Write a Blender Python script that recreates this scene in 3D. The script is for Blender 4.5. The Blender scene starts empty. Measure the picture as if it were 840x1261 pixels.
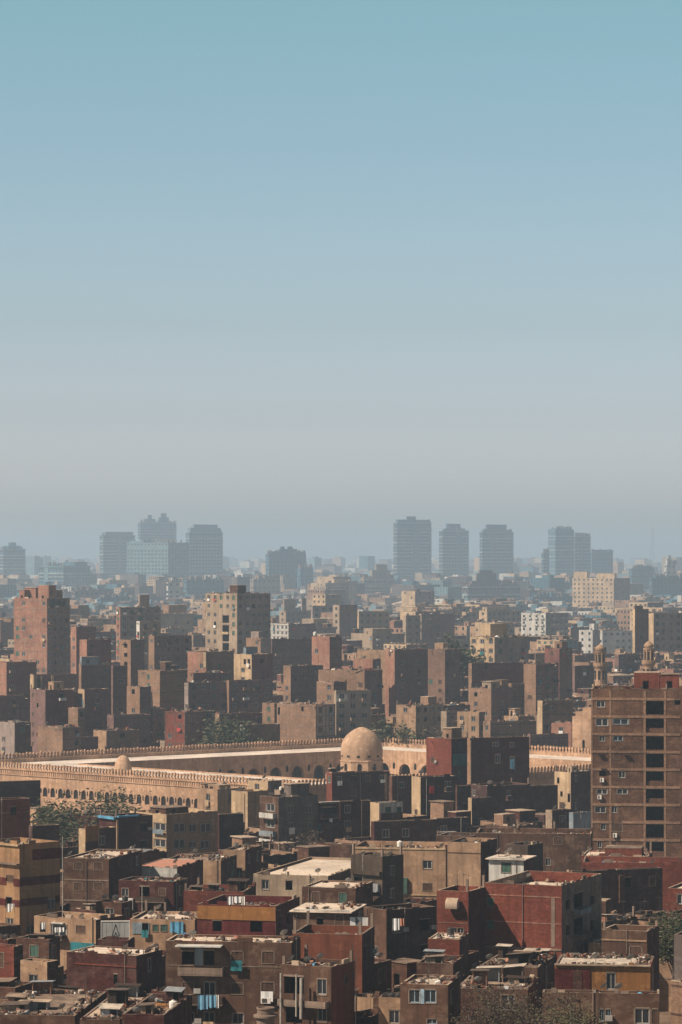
import bpy, math, random
from mathutils import Vector, Matrix
import numpy as np

random.seed(7)
S = bpy.context.scene
COL = S.collection
R = math.radians

# ------------------------------------------------------------------ camera
F = 3870.0          # focal length in units of photo pixels (photo 840 wide)
HX, HY = 420.0, 688.0   # principal column, horizon row
CZ = 65.0           # camera height in metres
cam_d = bpy.data.cameras.new('camera')
cam = bpy.data.objects.new('camera', cam_d)
COL.objects.link(cam)
cam.location = (0, 0, CZ)
cam.rotation_euler = (R(90), 0, 0)
cam_d.sensor_fit = 'HORIZONTAL'
cam_d.sensor_width = 36.0
cam_d.lens = 36.0 * F / 840.0
cam_d.shift_y = (HY - 630.5) / 840.0
cam_d.clip_start = 1.0
cam_d.clip_end = 60000.0
S.camera = cam

# ------------------------------------------------------------------ light
SUN_EL = 46.0
SX, SY = -0.93, -0.43        # horizontal direction towards the sun
SUN_STRENGTH = 5.0
SKY_STRENGTH = 0.092
w = bpy.data.worlds.new("World")
S.world = w
w.use_nodes = True
nt = w.node_tree
nt.nodes.clear()
out = nt.nodes.new('ShaderNodeOutputWorld')
bg = nt.nodes.new('ShaderNodeBackground')
sky = nt.nodes.new('ShaderNodeTexSky')
sky.sky_type = 'NISHITA'
sky.sun_disc = False
sky.sun_elevation = R(SUN_EL)
sky.sun_rotation = math.atan2(SX, SY)
sky.air_density = 1.0
sky.dust_density = 2.5
sky.ozone_density = 1.2
sky.altitude = 50
bg.inputs['Strength'].default_value = SKY_STRENGTH
# whole-sky tint by elevation (the warm dust layer fading up into teal blue)
geo = nt.nodes.new('ShaderNodeTexCoord')
sep = nt.nodes.new('ShaderNodeSeparateXYZ')
ramp = nt.nodes.new('ShaderNodeValToRGB')
nt.links.new(geo.outputs['Generated'], sep.inputs[0])
nt.links.new(sep.outputs['Z'], ramp.inputs[0])
SKY_RAMP = [(0.0, (.95, .95, .95)), (0.022, (.80, .78, .90)), (0.045, (.53, .54, .64)), (0.074, (.41, .43, .465)), (0.127, (.335, .385, .385)), (0.18, (.29, .385, .335)), (0.40, (.085, .062, .055)), (1.0, (.050, .034, .031))]

e = ramp.color_ramp.elements
for i, (p, c) in enumerate(SKY_RAMP):
    el = e[i] if i < 2 else e.new(p)
    el.position = p
    el.color = (*c, 1)
mul = nt.nodes.new('ShaderNodeMix')
mul.data_type = 'RGBA'
mul.blend_type = 'MULTIPLY'
mul.inputs[0].default_value = 1.0
nt.links.new(sky.outputs[0], mul.inputs[6])
nt.links.new(ramp.outputs[0], mul.inputs[7])
gain = nt.nodes.new('ShaderNodeMix'); gain.data_type = 'RGBA'; gain.blend_type = 'MULTIPLY'
gain.inputs[0].default_value = 1.0
gain.inputs[7].default_value = (3, 3, 3, 1)
nt.links.new(mul.outputs[2], gain.inputs[6])
nt.links.new(gain.outputs[2], bg.inputs['Color'])
nt.links.new(bg.outputs[0], out.inputs[0])

sl = bpy.data.lights.new('sun', 'SUN')
sl.energy = SUN_STRENGTH
sl.angle = R(0.5)
sl.color = (1.0, 0.85, 0.70)
so = bpy.data.objects.new('sun', sl)
COL.objects.link(so)
ch = math.cos(R(SUN_EL))
nrm = math.hypot(SX, SY)
sd = Vector((SX / nrm * ch, SY / nrm * ch, math.sin(R(SUN_EL))))
so.rotation_euler = sd.to_track_quat('Z', 'Y').to_euler()
so.location = (-200, 200, 400)
S.view_settings.view_transform = 'Standard'
S.view_settings.look = 'None'
S.view_settings.exposure = 0.38
S.cycles.volume_bounces = 1
S.view_settings.gamma = 1.0
HAZE_DENSITY = 0.00015
HAZE_COLOR = (0.57, 0.785, 1.0)

# ------------------------------------------------------------------ materials
M = {}
def newmat(name):
    m = bpy.data.materials.new(name)
    m.use_nodes = True
    n = m.node_tree
    b = n.nodes['Principled BSDF']
    return m, n, b
def mix(n, a, b, fac, mode='MIX'):
    x = n.nodes.new('ShaderNodeMix')
    x.data_type = 'RGBA'
    x.blend_type = mode
    for sock, v in ((6, a), (7, b), (0, fac)):
        if isinstance(v, (int, float)):
            x.inputs[sock].default_value = v if sock == 0 else (v, v, v, 1)
        elif isinstance(v, tuple):
            x.inputs[sock].default_value = (*v, 1)
        else:
            n.links.new(v, x.inputs[sock])
    return x.outputs[2]
def vmap(n, scale, coord='Object', rot=(0, 0, 0)):
    tc = n.nodes.new('ShaderNodeTexCoord') if coord == 'Object' else n.nodes.new('ShaderNodeNewGeometry')
    mp = n.nodes.new('ShaderNodeMapping')
    mp.inputs['Scale'].default_value = scale
    mp.inputs['Rotation'].default_value = rot
    n.links.new(tc.outputs['Object' if coord == 'Object' else 'Position'], mp.inputs[0])
    return mp.outputs[0]
def noise(n, vec, scale, detail=4, rough=.6):
    x = n.nodes.new('ShaderNodeTexNoise')
    x.inputs['Scale'].default_value = scale
    x.inputs['Detail'].default_value = detail
    x.inputs['Roughness'].default_value = rough
    n.links.new(vec, x.inputs['Vector'])
    return x.outputs[0]
def rmap(n, v, a, b, c, d):
    x = n.nodes.new('ShaderNodeMapRange')
    n.links.new(v, x.inputs[0])
    for i, q in enumerate((a, b, c, d)):
        x.inputs[1 + i].default_value = q
    return x.outputs[0]
def bump(n, b, h, strength, dist):
    x = n.nodes.new('ShaderNodeBump')
    x.inputs['Strength'].default_value = strength
    x.inputs['Distance'].default_value = dist
    n.links.new(h, x.inputs['Height'])
    n.links.new(x.outputs[0], b.inputs['Normal'])
def wallmat(name, col, kind='plaster', patch=None, amt=.5):
    warm = lambda q: (q[0] * 1.04, q[1] * .94, q[2] * .86)
    if name not in ('tower_haze_blue', 'tower_haze_pale', 'plaster_blue', 'plaster_white'):
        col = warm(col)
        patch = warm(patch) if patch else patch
    """Plaster or brick: broad weathering, rain streaks, repairs; all in world or wall space."""
    m, n, b = newmat(name)
    big = noise(n, vmap(n, (1, 1, 1), 'P'), .11, 5, .62)
    mid = noise(n, vmap(n, (1, 1, 1.6), 'P'), .8, 5, .7)
    streak = noise(n, vmap(n, (1.3, 1.3, .10), 'P'), 1.0, 4, .65)
    fine = noise(n, vmap(n, (1, 1, 1), 'P'), 5.0, 3, .7)
    c = mix(n, col, tuple(x * .55 for x in col), rmap(n, big, .36, .66, 0, 1))
    c = mix(n, c, tuple(min(.8, x * 1.35 + .02) for x in col), rmap(n, mid, .52, .72, 0, .7))
    if kind == 'brick':
        # courses, in wall space (u = x + y since walls are axis aligned in object space)
        tc = n.nodes.new('ShaderNodeTexCoord')
        sp = n.nodes.new('ShaderNodeSeparateXYZ')
        n.links.new(tc.outputs['Object'], sp.inputs[0])
        ad = n.nodes.new('ShaderNodeMath'); ad.operation = 'ADD'
        n.links.new(sp.outputs[0], ad.inputs[0]); n.links.new(sp.outputs[1], ad.inputs[1])
        cb = n.nodes.new('ShaderNodeCombineXYZ')
        n.links.new(ad.outputs[0], cb.inputs[0]); n.links.new(sp.outputs[2], cb.inputs[1])
        bt = n.nodes.new('ShaderNodeTexBrick')
        bt.inputs['Scale'].default_value = 1.0
        bt.inputs['Brick Width'].default_value = .42
        bt.inputs['Row Height'].default_value = .16
        bt.inputs['Mortar Size'].default_value = .018
        bt.inputs['Color1'].default_value = (.75, .75, .75, 1)
        bt.inputs['Color2'].default_value = (1.2, 1.12, 1.05, 1)
        bt.inputs['Mortar'].default_value = (1.25, 1.3, 1.35, 1)
        n.links.new(cb.outputs[0], bt.inputs[0])
        c = mix(n, c, bt.outputs['Color'], 1.0, 'MULTIPLY')
        spk = noise(n, vmap(n, (1, 1, 1.8), 'P'), 2.2, 4, .75)
        c = mix(n, c, .55, rmap(n, spk, .42, .62, .75, 0), 'MULTIPLY')
        rowv = noise(n, vmap(n, (.5, .5, 6), 'P'), 1.0, 3, .7)
        c = mix(n, c, .7, rmap(n, rowv, .4, .7, 0, .55), 'MULTIPLY')
    if patch:
        pm = noise(n, vmap(n, (1, 1, 1.3), 'P'), .33, 6, .72)
        c = mix(n, c, patch, rmap(n, pm, .50, .62, 0, min(1, amt * 1.1)))
    c = mix(n, c, tuple(x * .42 for x in col), rmap(n, streak, .48, .72, 0, .85))
    c = mix(n, c, .62, rmap(n, fine, .3, .75, .35, 0), 'MULTIPLY')
    n.links.new(c, b.inputs['Base Color'])
    b.inputs['Roughness'].default_value = .93
    b.inputs['Specular IOR Level'].default_value = .15
    bump(n, b, fine, .5, .05)
    M[name] = m
    return m
def flatmat(name, col, rough=.8, vary=.5, scale=1.2, metal=0.0, spec=.3):
    m, n, b = newmat(name)
    f = noise(n, vmap(n, (1, 1, 1), 'P'), scale, 5, .65)
    c = mix(n, col, tuple(x * vary for x in col), rmap(n, f, .4, .68, 0, 1))
    n.links.new(c, b.inputs['Base Color'])
    b.inputs['Roughness'].default_value = rough
    b.inputs['Metallic'].default_value = metal
    b.inputs['Specular IOR Level'].default_value = spec
    M[name] = m
    return m
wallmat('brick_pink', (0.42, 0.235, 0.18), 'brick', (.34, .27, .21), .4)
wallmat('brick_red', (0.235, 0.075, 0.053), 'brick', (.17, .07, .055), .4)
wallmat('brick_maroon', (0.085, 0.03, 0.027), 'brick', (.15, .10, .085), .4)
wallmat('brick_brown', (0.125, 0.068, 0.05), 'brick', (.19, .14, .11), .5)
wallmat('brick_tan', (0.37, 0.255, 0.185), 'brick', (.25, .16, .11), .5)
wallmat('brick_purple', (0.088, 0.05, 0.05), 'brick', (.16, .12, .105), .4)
wallmat('plaster_tan', (0.42, 0.3, 0.205), 'plaster', (.20, .13, .09), .6)
wallmat('plaster_brown', (0.105, 0.062, 0.045), 'plaster', (.22, .16, .12), .5)
wallmat('plaster_cream', (0.55, 0.44, 0.3), 'plaster', (.38, .29, .2), .5)
wallmat('plaster_beige', (0.38, 0.32, 0.25), 'plaster', (.27, .22, .17), .5)
wallmat('plaster_grey', (0.16, 0.14, 0.135), 'plaster', (.27, .24, .21), .6)
wallmat('plaster_blue', (0.25, 0.31, 0.35), 'plaster', (.3, .3, .3), .5)
wallmat('plaster_white', (0.62, 0.6, 0.55), 'plaster', (.42, .40, .36), .5)
wallmat('plaster_ochre', (0.33, 0.17, 0.06), 'plaster', (.25, .12, .05), .6)
wallmat('plaster_yellow', (0.37, 0.235, 0.14), 'plaster', (.36, .25, .13), .5)
wallmat('plaster_maroon', (0.105, 0.022, 0.022), 'plaster', (.18, .08, .06), .4)
wallmat('plaster_rust', (0.2, 0.075, 0.045), 'plaster', (.16, .06, .04), .6)
wallmat('concrete', (0.27, 0.22, 0.185), 'plaster', (.2, .16, .13), .5)
wallmat('concrete_dark', (0.075, 0.06, 0.05), 'plaster', (.14, .12, .09), .5)
wallmat('limestone', (0.54, 0.38, 0.265), 'plaster', (.30, .19, .12), .7)
wallmat('dome_stone', (0.58, 0.42, 0.3), 'plaster', (.43, .31, .2), .4)
wallmat('roof_dust', (0.52, 0.44, 0.35), 'plaster', (.30, .24, .19), .8)
wallmat('roof_bright', (0.8, 0.73, 0.63), 'plaster', (.55, .47, .38), .4)
wallmat('roof_white', (.84, .80, .74), 'plaster', (.68, .6, .5), .2)
wallmat('roof_dark', (0.24, 0.19, 0.155), 'plaster', (.42, .35, .27), .6)
wallmat('tower_haze_blue', (0.06, 0.16, 0.22), 'plaster', (.26, .34, .38), .4)  # blue of the distant haze painted into the far towers' own walls
wallmat('tower_haze_pale', (0.16, 0.28, 0.33), 'plaster', (.4, .4, .4), .4)
wallmat('brick_purple_lifted', (0.25, 0.165, 0.16), 'brick', (.24, .17, .15), .4)  # this and the next three: paler wall copies lifting distant shaded faces
wallmat('brick_maroon_lifted', (0.245, 0.115, 0.105), 'brick', (.22, .14, .12), .4)
wallmat('brick_brown_lifted', (0.28, 0.19, 0.15), 'brick', (.26, .19, .15), .4)
wallmat('plaster_grey_lifted', (0.33, 0.29, 0.28), 'plaster', (.33, .28, .25), .5)
wallmat('band_haze_pale', (0.36, 0.5, 0.56), 'plaster', (.45, .45, .45), .4)  # floor bands tinted towards the blue haze
wallmat('frame_brown', (.13, .09, .075), 'plaster', (.10, .07, .055), .5)
wallmat('brick_tower', (0.165, 0.098, 0.068), 'brick', (.24, .15, .105), .4)
wallmat('earth', (0.22, 0.165, 0.12), 'plaster', (.3, .23, .17), .5)
flatmat('glass', (.022, .026, .032), .25, .6, .5, 0, .5)
flatmat('opening_shade', (.015, .012, .012), .9)  # near-black paint standing for the unlit depth of openings
flatmat('wood_dark', (.055, .035, .025), .8)
flatmat('shutter_brown', (.10, .055, .035), .8)
flatmat('shutter_green', (.06, .13, .10), .8)
flatmat('frame_pale', (.50, .48, .44), .7)
flatmat('frame_blue', (.30, .42, .50), .7)
flatmat('teal_sheet', (.02, .17, .20), .7)
flatmat('blue_sheet', (.10, .32, .50), .7)
flatmat('salmon_sheet', (.50, .24, .16), .7, .7)
flatmat('tin_sheet', (.30, .32, .33), .55, .6, 1.5)
flatmat('sheet_white', (.78, .74, .68), .6, .8)
flatmat('cloth_white', (.75, .75, .73), .9, .85)
flatmat('cloth_blue', (.16, .36, .52), .9, .8)
flatmat('cloth_red', (.45, .05, .05), .9, .8)
flatmat('dish_grey', (.38, .36, .33), .5, .7)
flatmat('tank_white', (.70, .68, .62), .5, .8)
flatmat('tank_dark', (.05, .045, .045), .6)
flatmat('metal_dark', (.08, .07, .065), .6)
flatmat('pipe_pale', (.42, .38, .33), .6)
flatmat('debris_pale', (.55, .47, .38), .9, .4, 1.0)
flatmat('debris_brown', (.14, .10, .075), .9, .4, 1.0)
flatmat('bark', (.10, .07, .055), .95)
flatmat('bark_purple', (.10, .065, .065), .95)
flatmat('leaf_dark', (.055, .07, .033), .8, .5, 2.0)
flatmat('leaf_olive', (.11, .10, .05), .8, .5, 2.0)
flatmat('leaf_green', (.045, .085, .030), .8, .5, 2.0)
flatmat('twig_dark', (.06, .045, .03), .9, .6, 2.0)
flatmat('twig_brown', (.13, .095, .07), .9, .6, 2.0)
flatmat('steel', (.35, .38, .42), .5)
flatmat('sign_face', (.42, .42, .40), .6, .8)
flatmat('sign_ink', (.03, .03, .035), .6)

# ------------------------------------------------------------------ mesh building
class MB:
    def __init__(s):
        s.v, s.f, s.mi, s.mats = [], [], [], []
    def mat(s, m):
        if m not in s.mats:
            s.mats.append(m)
        return s.mats.index(m)
    def quad(s, a, b, c, d, m):
        i = len(s.v)
        s.v += [tuple(a), tuple(b), tuple(c), tuple(d)]
        s.f.append((i, i + 1, i + 2, i + 3)); s.mi.append(s.mat(m))
    def face(s, pts, m):
        i = len(s.v)
        s.v += [tuple(p) for p in pts]
        s.f.append(tuple(range(i, i + len(pts)))); s.mi.append(s.mat(m))
    def box(s, x0, x1, y0, y1, z0, z1, m, M4=None):
        i = len(s.v)
        p = [(x0, y0, z0), (x1, y0, z0), (x1, y1, z0), (x0, y1, z0), (x0, y0, z1), (x1, y0, z1), (x1, y1, z1), (x0, y1, z1)]
        if M4 is not None:
            p = [tuple(M4 @ Vector(q)) for q in p]
        s.v += p
        k = s.mat(m)
        for f in ((0, 3, 2, 1), (4, 5, 6, 7), (0, 1, 5, 4), (1, 2, 6, 5), (2, 3, 7, 6), (3, 0, 4, 7)):
            s.f.append(tuple(i + q for q in f)); s.mi.append(k)
    def tube(s, p, q, r0, r1, m, n=6, caps=True):
        p, q = Vector(p), Vector(q)
        d = (q - p).normalized()
        u = d.orthogonal().normalized(); w_ = d.cross(u)
        i = len(s.v); k = s.mat(m)
        for c, r in ((p, r0), (q, r1)):
            for j in range(n):
                t = 2 * math.pi * j / n
                s.v.append(tuple(c + u * r * math.cos(t) + w_ * r * math.sin(t)))
        for j in range(n):
            s.f.append((i + j, i + (j + 1) % n, i + n + (j + 1) % n, i + n + j)); s.mi.append(k)
        if caps:
            s.f.append(tuple(i + n + j for j in range(n))); s.mi.append(k)
            s.f.append(tuple(i + n - 1 - j for j in range(n))); s.mi.append(k)
    def lathe(s, prof, m, n=24, c=(0, 0), rot=0.0):
        i = len(s.v); k = s.mat(m)
        for r, z in prof:
            for j in range(n):
                t = 2 * math.pi * j / n + rot
                s.v.append((c[0] + r * math.cos(t), c[1] + r * math.sin(t), z))
        for a in range(len(prof) - 1):
            for j in range(n):
                s.f.append((i + a * n + j, i + a * n + (j + 1) % n, i + (a + 1) * n + (j + 1) % n, i + (a + 1) * n + j)); s.mi.append(k)
        s.f.append(tuple(i + (len(prof) - 1) * n + j for j in range(n))); s.mi.append(k)
    def mesh(s, name, smooth=False):
        me = bpy.data.meshes.new(name)
        me.from_pydata(s.v, [], s.f)
        for m in s.mats:
            me.materials.append(M[m])
        if s.mi:
            me.polygons.foreach_set('material_index', s.mi)
        if smooth:
            me.polygons.foreach_set('use_smooth', [True] * len(s.f))
        me.update()
        return me
    def build(s, name, parent=None, smooth=False, loc=None, rz=None):
        return link(name, s.mesh(name, smooth), parent, loc, rz)
def link(name, me, parent=None, loc=None, rz=None, scale=None):
    o = bpy.data.objects.new(name, me)
    COL.objects.link(o)
    if parent is not None:
        o.parent = parent
    if loc is not None: o.location = loc
    if rz is not None: o.rotation_euler = (0, 0, rz)
    if scale is not None: o.scale = scale
    return o
def tag(o, label=None, cat=None, group=None, kind=None):
    if label: o['label'] = label
    if cat: o['category'] = cat
    if group: o['group'] = group
    if kind: o['kind'] = kind
    return o
def empty(name, loc, rz=0):
    o = bpy.data.objects.new(name, None)
    COL.objects.link(o)
    o.location = loc
    o.rotation_euler = (0, 0, rz)
    o.empty_display_size = .1
    return o

def ground(y):
    """Terrain height: the city plain, rising towards the hill the view is taken from."""
    return max(0.0, (560.0 - y) * 0.055) if y > 180 else 20.9 + (180 - y) * .12
def at(px, D):
    return (px - HX) / F * D
def zat(py, D):
    return CZ - (py - HY) / F * D
def pxy(x, y, z):
    return HX + F * x / y, HY - F * (z - CZ) / y

# terrain: one sheet to the horizon
tm = MB()
ys = [-400, 0, 180, 250, 320, 400, 480, 560, 800, 1200, 2500, 6000, 17500]
xs = [-17500, -3000, -600, -200, 0, 200, 600, 3000, 17500]
for i in range(len(ys) - 1):
    for j in range(len(xs) - 1):
        a, b, c, d = xs[j], xs[j + 1], ys[i], ys[i + 1]
        tm.quad((a, c, min(44, ground(c))), (b, c, min(44, ground(c))), (b, d, min(44, ground(d))), (a, d, min(44, ground(d))), 'earth')
g = tm.build('ground'); tag(g, kind='structure')

def FS(D):
    return D if D < 1000 else 1000 + (D - 1000) * 2 if D < 1400 else 1800 + (D - 1400) * 2.2

# ------------------------------------------------------------------ shared small meshes
WIN = {}
def win_mesh(kind, frame='frame_pale'):
    """Unit window (1 x 1 m, scaled per opening): frame, mullion and glass or shutters; faces local -Y."""
    key = (kind, frame)
    if key in WIN: return WIN[key]
    b = MB()
    f = .07
    for q in ((-.58, -.5, 0, 1.08), (.5, .58, 0, 1.08), (-.58, .58, 1.0, 1.08)) if kind != 'open' else ():
        b.box(q[0], q[1], -.025, .05, q[2] + .002, q[3], 'concrete')
    if kind in ('glazed', 'dark'):
        fm = frame if kind == 'glazed' else 'dish_grey'
        b.box(-.5, -.5 + f, .08, .16, 0, 1, fm); b.box(.5 - f, .5, .08, .16, 0, 1, fm)
        b.box(-.5 + f, .5 - f, .08, .16, 0, f, fm); b.box(-.5 + f, .5 - f, .08, .16, 1 - f, 1, fm)
        b.box(-.035, .035, .09, .15, f, 1 - f, fm)
        b.box(-.5 + f, .5 - f, .12, .135, f, 1 - f, 'glass')
        b.box(-.56, .56, -.06, .08, -.07, -.005, 'concrete')
    elif kind in ('shutter_brown', 'shutter_green'):
        for x0, x1 in ((-.5, -.01), (.01, .5)):
            b.box(x0, x1, .06, .09, 0, 1, kind)
            for k in range(4):
                z = .06 + k * .235
                b.box(x0 + .06, x1 - .06, .035, .06, z, z + .17, kind)
        b.box(-.56, .56, -.06, .06, -.07, -.005, 'concrete')
    else:   # unglazed opening with a lintel
        b.box(-.54, .54, -.04, .1, 1.005, 1.12, 'concrete')
    WIN[key] = b.mesh('window')
    return WIN[key]

def face_holes(mb, O, U, N, width, z0, z1, holes, mat, reveal=.25):
    """Wall face as quads round rectangular openings, each opening with reveals."""
    O, U, N = Vector(O), Vector(U), Vector(N)
    P = lambda u, z, d=0: O + U * u - N * d + Vector((0, 0, z))
    zs = sorted({z0, z1, *[h[2] for h in holes], *[h[3] for h in holes]})
    zs = [z for z in zs if z0 <= z <= z1]
    for za, zb in zip(zs, zs[1:]):
        if zb - za < 1e-4: continue
        zm = (za + zb) / 2
        row = sorted((h[0], h[1]) for h in holes if h[2] < zm < h[3])
        u = 0.0
        for a, b in row:
            if a > u + 1e-4: mb.quad(P(u, za), P(a, za), P(a, zb), P(u, zb), mat)
            u = max(u, b)
        if width > u + 1e-4: mb.quad(P(u, za), P(width, za), P(width, zb), P(u, zb), mat)
    for a, b, c, d in [h[:4] for h in holes]:
        mb.quad(P(a, c), P(a, c, reveal), P(a, d, reveal), P(a, d), mat)
        mb.quad(P(b, c, reveal), P(b, c), P(b, d), P(b, d, reveal), mat)
        mb.quad(P(a, c), P(b, c), P(b, c, reveal), P(a, c, reveal), mat)
        mb.quad(P(a, d, reveal), P(b, d, reveal), P(b, d), P(a, d), mat)

# ------------------------------------------------------------------ building specs
SPECS = []
def B(label, xl, xc, xr, yt, D, a=42, L='brick_brown', Rm=None, wl='', wr='w', ref=None, **o):
    """A building by the photo columns of its three visible edges, the row of its roof and its distance."""
    s = dict(label=label, xl=xl, xc=xc, xr=xr, yt=yt, D=D, a=a, L=L, R=Rm or L, wl=wl, wr=wr, ref=ref, auth=True)  # L often takes a sunlit tone, R a darker shaded one, painted per face
    s.update(o)
    SPECS.append(s)
    return s
def solve(s):
    if 'Ds' not in s:
        s['Ds'] = 1.0
        if s['D'] > 1000:
            n_ = FS(s['D']); s['Ds'] = n_ / s['D']; s['D'] = n_
            s['st'] = s.get('st', 3.0) * s['Ds']; s['pit'] = s.get('pit', 3.3) * s['Ds']
    a = R(s['a']); D = s['D']
    C = (at(s['xc'], D), D)
    ul, ur = (s['xl'] - HX) / F, (s['xr'] - HX) / F
    s['w'] = max(1.5, (C[0] - ul * D) / (math.cos(a) + ul * math.sin(a)))
    s['d'] = max(1.5, (ur * D - C[0]) / (math.sin(a) - ur * math.cos(a)))
    s['d'] = max(s['d'], s.get('mind', 0)); s['w'] = max(s['w'], s.get('minw', 0))
    s['w'] = min(s['w'], s.get('maxw', 60 * s['Ds'] * 1.6)); s['d'] = min(s['d'], s.get('maxd', max(5.5, s.get('mind', 0)) if s['a'] <= 25 and D < 600 else 60 * s['Ds'] * 1.6))
    s['C'] = C
    s['z1'] = zat(s['yt'], D)
    X = (math.cos(a), -math.sin(a)); Y = (math.sin(a), math.cos(a))
    s['X'], s['Y'] = X, Y
    s['z0'] = s.get('base', max(0, min(ground(C[1]), ground(C[1] + 20))) - 1)
    w, d = s['w'], s['d']
    s['poly'] = [(C[0], C[1]), (C[0] - w * X[0], C[1] - w * X[1]), (C[0] - w * X[0] + d * Y[0], C[1] - w * X[1] + d * Y[1]), (C[0] + d * Y[0], C[1] + d * Y[1])]
def sat(p, q, m=0.15):
    for poly in (p, q):
        for i in range(len(poly)):
            x0, y0 = poly[i]; x1, y1 = poly[(i + 1) % len(poly)]
            nx, ny = y1 - y0, x0 - x1
            l = math.hypot(nx, ny) or 1
            nx /= l; ny /= l
            pa = [nx * x + ny * y for x, y in p]; qa = [nx * x + ny * y for x, y in q]
            if max(pa) < min(qa) + m or max(qa) < min(pa) + m: return False
    return True

# the mosque's rectangle (outer walls): near, left, far and right corners
MQ = [(-11.0, 751.0), (-110.0, 841.0), (8.5, 936.0), (107.5, 846.0)]
MZ = 10.4    # outer wall top
MR = 9.4     # portico roof

HOLE_KINDS = {'g': 'glazed', 'd': 'dark', 's': 'shutter_brown', 'v': 'shutter_green', 'o': 'open'}

# ------------------------------------------------------------------ the buildings one can tell apart, read off the photograph
BP, BR, BM, BB, BT, BU = 'brick_pink', 'brick_red', 'brick_maroon', 'brick_brown', 'brick_tan', 'brick_purple'
PT, PB, PC, PE, PG, PU, PW = 'plaster_tan', 'plaster_brown', 'plaster_cream', 'plaster_beige', 'plaster_grey', 'plaster_blue', 'plaster_white'
# --- middle distance, behind the mosque, from the left edge of the photo to the right
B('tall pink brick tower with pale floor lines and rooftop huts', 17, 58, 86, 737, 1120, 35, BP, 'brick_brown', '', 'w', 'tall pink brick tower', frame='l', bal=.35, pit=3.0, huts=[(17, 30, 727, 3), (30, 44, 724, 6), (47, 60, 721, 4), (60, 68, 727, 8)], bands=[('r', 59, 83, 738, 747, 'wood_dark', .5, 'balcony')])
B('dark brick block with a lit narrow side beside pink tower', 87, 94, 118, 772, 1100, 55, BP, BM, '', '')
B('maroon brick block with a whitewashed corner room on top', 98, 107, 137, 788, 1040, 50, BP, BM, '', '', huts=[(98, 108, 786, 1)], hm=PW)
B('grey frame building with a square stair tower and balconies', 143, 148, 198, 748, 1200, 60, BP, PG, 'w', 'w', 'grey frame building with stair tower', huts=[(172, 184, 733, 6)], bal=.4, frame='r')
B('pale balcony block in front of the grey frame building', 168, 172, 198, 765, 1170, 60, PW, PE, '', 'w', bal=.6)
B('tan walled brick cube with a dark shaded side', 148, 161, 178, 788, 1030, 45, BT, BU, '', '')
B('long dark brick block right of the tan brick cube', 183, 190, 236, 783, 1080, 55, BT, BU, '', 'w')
B('dark brick block with pale roof line at photo edge', -6, 8, 45, 816, 1030, 52, BP, BM, '', '', huts=[(44, 50, 805, 3)])
B('low cream block with cream pilasters and dark bays', 37, 41, 95, 831, 985, 68, PC, BU, '', 'w', 'low block with cream pilasters', bands=[('r', 37, 43, 832, 850, PC, .3, 'pilaster'), ('r', 62, 66, 832, 850, PC, .3, 'pilaster'), ('r', 44, 52, 833, 850, PC, .1, 'panel')])
B('large plain purple brick block with a bluish rooftop room', 97, 100, 137, 819, 1000, 60, BT, BU, '', '', 'large purple brick block', huts=[(97, 122, 809, 2)], hm=PU)
B('tall plain purple brick slab joined to the large purple block', 136, 139, 157, 820, 1008, 60, BU, BU, '', '')
B('tan brick block with one window and rubble roof', 170, 197, 235, 826, 1010, 40, BT, BB, 'h', '', clutter=1)
B('ragged tan block with three dark windows below its roof', 156, 172, 186, 846, 985, 45, BT, BU, 'h', 'h')
B('wide grey purple block with pale roof at photo edge', -8, -4, 38, 857, 975, 60, BU, BU, '', 'h')
B('deep red painted block with faint closed windows', 37, 56, 96, 850, 960, 60, BU, 'plaster_maroon', '', 'h', 'deep red painted block', bands=[('r', 80, 92, 850, 875, 'brick_red', .08, 'painted_panel')])
B('maroon brick block with a narrow lit cream side', 96, 104, 134, 849, 965, 55, PC, BM, '', 'h', 'maroon block with lit cream side', bands=[('l', 96, 103, 861, 873, PU, .1, 'painted_panel')])
B('slim sunlit tan stair block with a red cloth on top', 84, 96, 104, 872, 935, 45, BT, BB, '', '')
B('low tan building with sloping roof above the mosque wall', 46, 77, 100, 896, 912, 42, BT, BB, 'h', '', 'low tan building above mosque wall', huts=[(45, 52, 889, 2)])
B('mottled grey block at photo edge above the mosque wall', -10, 18, 38, 890, 925, 50, PG, PB, 'h', '')
B('dark slate block with pale roof above mosque merlons', 132, 140, 186, 881, 950, 60, BU, BU, '', '', 'dark slate block')
B('sunlit pink brick block with two dark windows', 163, 188, 205, 873, 985, 45, BP, BP, 'h', 'w')
B('red brick half of the cream and grey block', 203, 228, 229, 877, 948, 40, BR, BB, '', '', mind=9)
B('pale grey apartment block with a cream corner strip', 229, 232, 265, 876, 950, 62, PC, PG, '', 'w', 'pale grey block with cream corner', st=2.9, big=1, bands=[('l', 229, 231, 877, 915, PC, .1, 'corner_strip')], minw=4)
B('low dark shed in front of the dark slate block', 98, 100, 121, 908, 925, 55, BB, BM, '', '')
B('small tan shed with dry plants along its roof edge', 115, 131, 172, 900, 930, 55, PT, BB, '', 'h')
B('dark framed block with hanging laundry on its upper floor', 227, 232, 282, 841, 985, 60, PG, BU, '', 'w', 'dark framed block with laundry', frame='r', bal=.3)
B('flat mauve grey block with evenly spaced windows', 279, 282, 335, 838, 990, 64, BT, BU, '', 'w', 'flat mauve grey block')
B('long low shed behind the mosque wall', 265, 270, 326, 879, 950, 60, PT, BM, '', '')
B('small pale building with a bright white roof strip', 296, 302, 345, 893, 925, 55, PW, BB, 'h', 'h', roof='roof_bright')
B('narrow tan block with blocked windows', 323, 338, 344, 866, 945, 40, BT, BU, 'h', '')
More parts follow.
